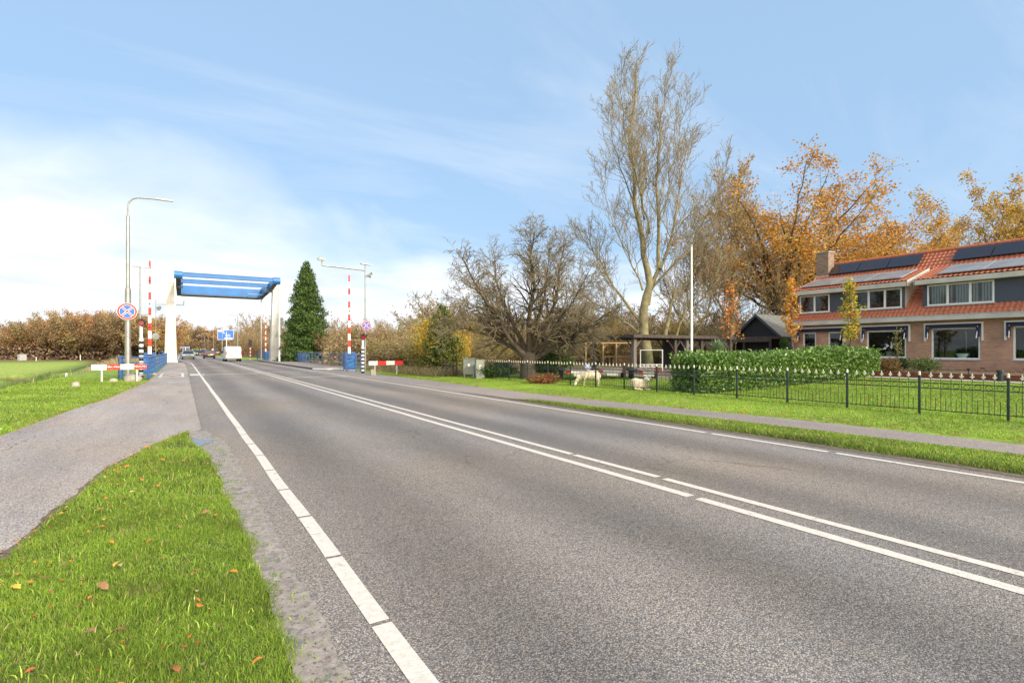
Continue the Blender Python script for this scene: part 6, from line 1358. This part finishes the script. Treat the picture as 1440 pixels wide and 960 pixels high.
# ---------------------------------------------------------------- carport, barn, pergola, playhouse, screen, trailers
def carport():
    e = empty('carport', (22.5, 22.4, 0), 0, 'long open timber carport with flat dark roof and angled braces', 'carport'); LX, LY = 9.2, 3.5; H = 2.3
    rf = MB().b2((-.35, -.35, H), (LX, LY + .3, H + .1)).build('roof', 'wood', e)
    MB().b2((-.38, -.385, H - .08), (LX, -.352, H + .11)).build('front_beam', 'wood', e); MB().b2((-.39, -.35, H - .08), (-.352, LY + .3, H + .11)).build('side_beam', 'wood', e)
    pr = MB()
    for k, (x, y, mt) in enumerate(((0, 0, 'wood_grey'), (0, LY, 'wood'), (3.5, 0, 'wood'), (6.0, 0, 'wood'), (9.0, 0, 'wood_grey'), (3.5, LY, 'wood'), (6.5, LY, 'wood'), (9, LY, 'wood'), (4.6, 0, 'wood_grey'))):
        p = MB().b2((x - .11, y - .11, -.1), (x + .11, y + .11, H - .002)).build('post', mt, e)
        b = MB(); 
        for s in (-1, 1):
            if 0 <= x + s * .7 <= LX: b.cyl((x + s * .08, y, H - .75), (x + s * .7, y, H - .06), .055, .055, 4)
        if b.v: b.build('brace', mt, p)
    b = MB(); b.cyl((0, LY - .1, H - .8), (0, LY - .75, H - .06), .06, .06, 4); b.build('brace', 'wood', e)
    for k in range(12): MB().b2((k * .78 + .1, -.2, H - .14), (k * .78 + .17, LY, H - .003)).build('rafter', 'wood', e)
    MB().b2((6.4, LY - .2, 0), (9.1, LY - .12, 2.1)).build('rear_wall', 'black_wood', e)
carport()
def barn():
    e = empty('barn', (38.9, 25.1, 0), 0, 'black wooden barn with grey tiled gable roof beside the house', 'barn'); HW = 1.95; ZEv = 2.7; ZA = 4.35
    b = MB(); b.add([(0, -HW, -.1), (0, HW, -.1), (0, HW, ZEv), (0, 0, ZA - .12), (0, -HW, ZEv)], [(0, 1, 2, 3, 4)]); b.add([(0, -HW, -.1), (7, -HW, -.1), (7, -HW, ZEv), (0, -HW, ZEv)], [(0, 1, 2, 3)]); b.add([(0, HW, -.1), (7, HW, -.1), (7, HW, ZEv), (0, HW, ZEv)], [(0, 1, 2, 3)]); b.build('wall', 'black_wood', e)
    pl = MB()
    for k in range(14):
        z = 2.55 + k * .13; w_ = min(HW, (ZA - .15 - z) * HW / (ZA - ZEv))
        if w_ > .1: pl.box((-.02, 0, z), (.03, 2 * w_, .115), rx=0)
    pl.build('gable_boards', 'black_wood', e)
    for s in (-1, 1):
        n = Vector((0, s * (ZA - ZEv), HW)).normalized(); r = MB(); a = Vector((-.35, 0, ZA)); c = Vector((-.35, s * (HW + .35), ZEv - .3)); P = [a, a + Vector((7.4, 0, 0)), c + Vector((7.4, 0, 0)), c]
        r.add([tuple(p) for p in P] + [tuple(p - n * .08) for p in P], [(0, 1, 2, 3), (4, 5, 6, 7), (0, 1, 5, 4), (1, 2, 6, 5), (2, 3, 7, 6), (3, 0, 4, 7)]); r.build('roof', 'greytile', e)
        v = MB(); Q = [a, c]; v.add([tuple(a + Vector((-.05, 0, .02))), tuple(c + Vector((-.05, 0, .02))), tuple(c + Vector((-.05, 0, -.18))), tuple(a + Vector((-.05, 0, -.22))), tuple(a + Vector((-.003, 0, .02))), tuple(c + Vector((-.003, 0, .02))), tuple(c + Vector((-.003, 0, -.18))), tuple(a + Vector((-.003, 0, -.22)))], [(0, 1, 2, 3), (4, 5, 6, 7), (0, 1, 5, 4), (1, 2, 6, 5), (2, 3, 7, 6), (3, 0, 4, 7)]); v.build('barge_board', 'slate', e)
    c = MB(); c.b2((-2.6, -2.7, 2.32), (-.06, 3.4, 2.5)); c.build('canopy', 'wood', e)
    for y in (-2.5, -.4, 3.2): MB().b2((-2.5, y - .07, -.1), (-2.36, y + .07, 2.318)).build('post', 'black', e)
    MB().b2((-2.62, -2.7, 2.1), (-2.603, 3.4, 2.42)).build('canopy_beam', 'wood', e)
    MB().b2((-.9, 2.0, -.1), (-.1, 3.2, 2.2)).build('brick_pier', 'brick', e)
    MB().b2((-.05, -1.2, 0), (-.03, .9, 2.1)).build('door', 'black', e)
    MB().b2((2.4, -1.75, 3.25), (3.2, -1.2, 3.75)).build('roof_window', 'slate', e)
barn()
def pergola():
    x, y = atpx(824, 37); e = empty('pergola', (x, y, 0), R(-25), 'slender pergola of new yellow timber behind the trailers', 'pergola'); H = 1.95
    for k, px in enumerate((0, 1.25, 2.2, 3.6)): MB().b2((px - .05, -.05, 0), (px + .05, .05, H)).build('post', 'wood_yel', e); MB().cyl((px, 0, H - .35), (px + .3, 0, H - .02), .03, .03, 4).build('brace', 'wood_yel', e)
    MB().b2((-.15, -.06, H + .001), (3.8, .06, H + .1)).build('beam', 'wood_yel', e)
    r = MB(); z = .35
    r.b2((1.3, .08, 1.0), (3.3, .12, 1.09)); r.b2((1.3, .08, .3), (3.3, .12, .38))
    r.b2((1.95, .085, .72), (3.3, .115, .78))
    for k in range(11): r.b2((2.0 + k * .13, .085, .38), (2.07 + k * .13, .115, .72))
    for k in range(8): r.cyl((2.0 + k * .16, .1, .8), (2.16 + k * .16, .1, .99), .025, .025, 4)
    r.b2((1.7, .085, .38), (1.76, .115, 1.0)); r.build('balustrade', 'wood_yel', e)
pergola()
def screen():
    x, y = atpx(916, 32); e = empty('glass_screen', (x, y, 0), R(-30), 'white-framed glass wind screen under the carport', 'screen'); f = MB(); W = 1.35
    for z in (1.5, .62, .48): f.b2((-W / 2, -.03, z - .025), (W / 2, .03, z + .025))
    for px in (-W / 2, W / 2): f.b2((px - .03, -.032, 0), (px + .03, .032, 1.53))
    for px in (-.3, .15): f.b2((px - .012, -.025, .0), (px + .012, .025, .6))
    f.build('frame', 'steel_lt', e); MB().b2((-W / 2 + .03, -.004, .65), (W / 2 - .03, .004, 1.47)).build('pane', 'glass', e); MB().b2((-W / 2, .0, .1), (W / 2, .02, .455)).build('lower_panel', 'corten', e)
screen()
def trailer(px, d, rz, label, W=1.35, L=2.4, brd='steel'):
    x, y = atpx(px, d); e = empty('trailer', (x, y, 0), rz, label, 'trailer'); h = .38
    f = MB(); f.b2((-W / 2, 0, h), (-W / 2 + .07, L, h + .08)); f.b2((W / 2 - .07, 0, h), (W / 2, L, h + .08)); [f.b2((-W / 2, k, h), (W / 2, k + .06, h + .06)) for k in (0.0, .8, 1.6, L - .06)]; f.cyl((0, L, h + .03), (0, L + 1.1, h), .04, .04, 6); f.build('frame', 'steel', e)
    MB().b2((-W / 2, -.04, h + .0), (W / 2, -.005, h + .13)).build('light_board', brd, e)
    for s in (-1, 1):
        MB().box((s * (W / 2 - .12), -.06, h + .08), (.2, .05, .13)).build('tail_light', 'redlamp', e, bevel=.01); w_ = MB().cyl((s * W / 2 * .98, L * .55, .28), (s * (W / 2 + .17) * .98, L * .55, .28), .28, .28, 18).build('wheel', 'rubber', e); MB().b2((s * W / 2, L * .55 - .36, .5), (s * (W / 2 + .2), L * .55 + .36, .55)).build('mudguard', 'black', e)
    MB().b2((-.26, -.05, h - .14), (.26, -.03, h - .02)).build('number_plate', 'grey', e)
    b = MB(); [b.b2((-W / 2 + .1, .2 + k * .4, h + .1), (W / 2 - .1, .5 + k * .4, h + .16 + .05 * (k % 2))) for k in range(5)]; b.build('load', 'wood_grey', e)
trailer(814, 25.5, R(-32), 'low trailer with a pale light board behind the grazing sheep', brd='cladding'); trailer(861, 26, R(-34), 'low trailer with red tail lights between the two sheep', 1.4); trailer(912, 25.2, R(-34), 'dark boat trailer behind the lying sheep', 1.0)
x, y = atpx(845, 29); lg = MB(); [lg.cyl((-1.2, k * .28, .15 + (k % 2) * .2), (1.2, k * .28 + .1, .15 + (k % 2) * .2), .14, .14, 10) for k in range(4)]; tag(lg.build('log_pile', 'wood_grey', loc=(x, y, 0), rot=(0, 0, -.5)), 'low pile of grey logs behind the grazing sheep', 'log pile')
# blue cloth and tub by the fence
def cloth(px, d, z, s, label, seed):
    x, y = atpx(px, d); bm = bmesh.new(); bmesh.ops.create_icosphere(bm, subdivisions=3, radius=1)
    for v in bm.verts: k = 1 + .5 * mnoise.noise(v.co * 1.6 + Vector((seed, 0, 0))); v.co = Vector((v.co.x * s, v.co.y * s, v.co.z * s * 1.4)) * k
    me = bpy.data.meshes.new('pinwheel'); bm.to_mesh(me); bm.free(); me.materials.append(mat('blue and white cloth', (.08, .14, .42), .7, col2=(.6, .64, .7), vscale=7)); o = bpy.data.objects.new('crumpled_cloth', me); COL.objects.link(o); o.location = (x, y, z); tag(o, label, 'cloth')
cloth(826, 24.6, .68, .13, 'crumpled blue and white cloth lying on the trailer by the grazing sheep', 2)
# ---------------------------------------------------------------- sheep
def remeshed(name, mb, mt, parent, vox=.025, disp=.02, sm=True):
    me = bpy.data.meshes.new(name); me.from_pydata(mb.v, [], mb.f); o = bpy.data.objects.new(name, me); COL.objects.link(o)
    m_ = o.modifiers.new('r', 'REMESH'); m_.mode = 'VOXEL'; m_.voxel_size = vox; s = o.modifiers.new('s', 'SMOOTH'); s.iterations = 6
    ev = o.evaluated_get(bpy.context.evaluated_depsgraph_get()); me2 = bpy.data.meshes.new_from_object(ev); bpy.data.objects.remove(o)
    for v in me2.vertices:
        n = mnoise.noise(v.co * 16) * disp + mnoise.noise(v.co * 6) * disp
        if v.co.z > .22: v.co += v.normal * n
    me2.materials.clear(); me2.materials.append(M[mt]); me2.polygons.foreach_set('use_smooth', [True] * len(me2.polygons)); o = bpy.data.objects.new(name, me2); COL.objects.link(o); o.parent = parent; return o
def sheep_standing(px, d, rz):
    x, y = atpx(px, d); e = empty('sheep', (x, y, -.01), rz, 'cream sheep standing with its head down grazing behind the fence', 'sheep', 'sheep in the garden'); mb = MB()      # faces -X in its own frame
    mb.ell((.02, 0, .47), (.40, .20, .20), 20); mb.ell((.25, 0, .48), (.20, .195, .19), 16); mb.ell((-.22, 0, .46), (.22, .185, .19), 16); mb.ell((-.42, 0, .38), (.15, .11, .13), 14, ry=.6)
    mb.ell((-.52, 0, .26), (.09, .07, .13), 12, ry=.5); mb.ell((-.57, 0, .13), (.055, .05, .10), 12, ry=.35)
    for s in (-1, 1):
        mb.cyl((-.22, s * .1, .36), (-.23, s * .1, .18), .06, .032, 10); mb.cyl((-.23, s * .1, .19), (-.23, s * .1, .0), .030, .026, 10)
        mb.ell((.30, s * .1, .36), (.11, .07, .14), 10); mb.cyl((.33, s * .1, .3), (.39, s * .1, .19), .055, .032, 10); mb.cyl((.39, s * .1, .20), (.36, s * .1, .0), .031, .026, 10)
    b = remeshed('body', mb, 'wool', e, .02, .012)
    f = MB(); f.ell((-.585, 0, .12), (.058, .054, .105), 12, ry=.35); f.build('face', 'face', e, smooth=True)
    for s in (-1, 1): MB().ell((-.51, s * .085, .25), (.025, .06, .018), 8, rz=s * .4).build('ear', 'face', e, smooth=True); MB().ell((-.635, s * .035, .17), (.01, .01, .012), 6).build('eye', 'black', e)
    MB().ell((.44, 0, .42), (.04, .035, .1), 8).build('tail', 'wool', e, smooth=True)
def sheep_lying(px, d, rz):
    x, y = atpx(px, d); e = empty('sheep', (x, y, -.01), rz, 'woolly sheep lying on the lawn with its head up', 'sheep', 'sheep in the garden'); mb = MB()
    mb.ell((0, 0, .21), (.36, .24, .22), 20); mb.ell((-.14, 0, .24), (.22, .22, .21), 16); mb.ell((.2, .02, .2), (.2, .22, .18), 16); mb.ell((.2, -.12, .32), (.12, .11, .15), 12); mb.ell((.24, -.2, .42), (.085, .09, .09), 12)
    for a, b in (((.15, -.2, .06), (.36, -.27, .04)), ((-.1, -.22, .05), (.05, -.3, .04)), ((-.25, -.18, .07), (-.1, -.27, .04))): mb.cyl(a, b, .045, .03, 8)
    remeshed('body', mb, 'wool', e, .02, .016)
    MB().ell((.25, -.285, .385), (.058, .10, .065), 12, rz=0).build('face', 'face', e, smooth=True); MB().ell((.25, -.375, .36), (.03, .02, .02), 8).build('muzzle', 'black', e)
    for s in (-1, 1): MB().ell((.25 + s * .10, -.22, .45), (.06, .022, .02), 8, ry=s * .3).build('ear', 'face', e, smooth=True); MB().ell((.25 + s * .05, -.32, .42), (.01, .01, .012), 6).build('eye', 'black', e)
sheep_standing(829, 21.9, R(-28)); sheep_lying(899, 19.9, R(-30))
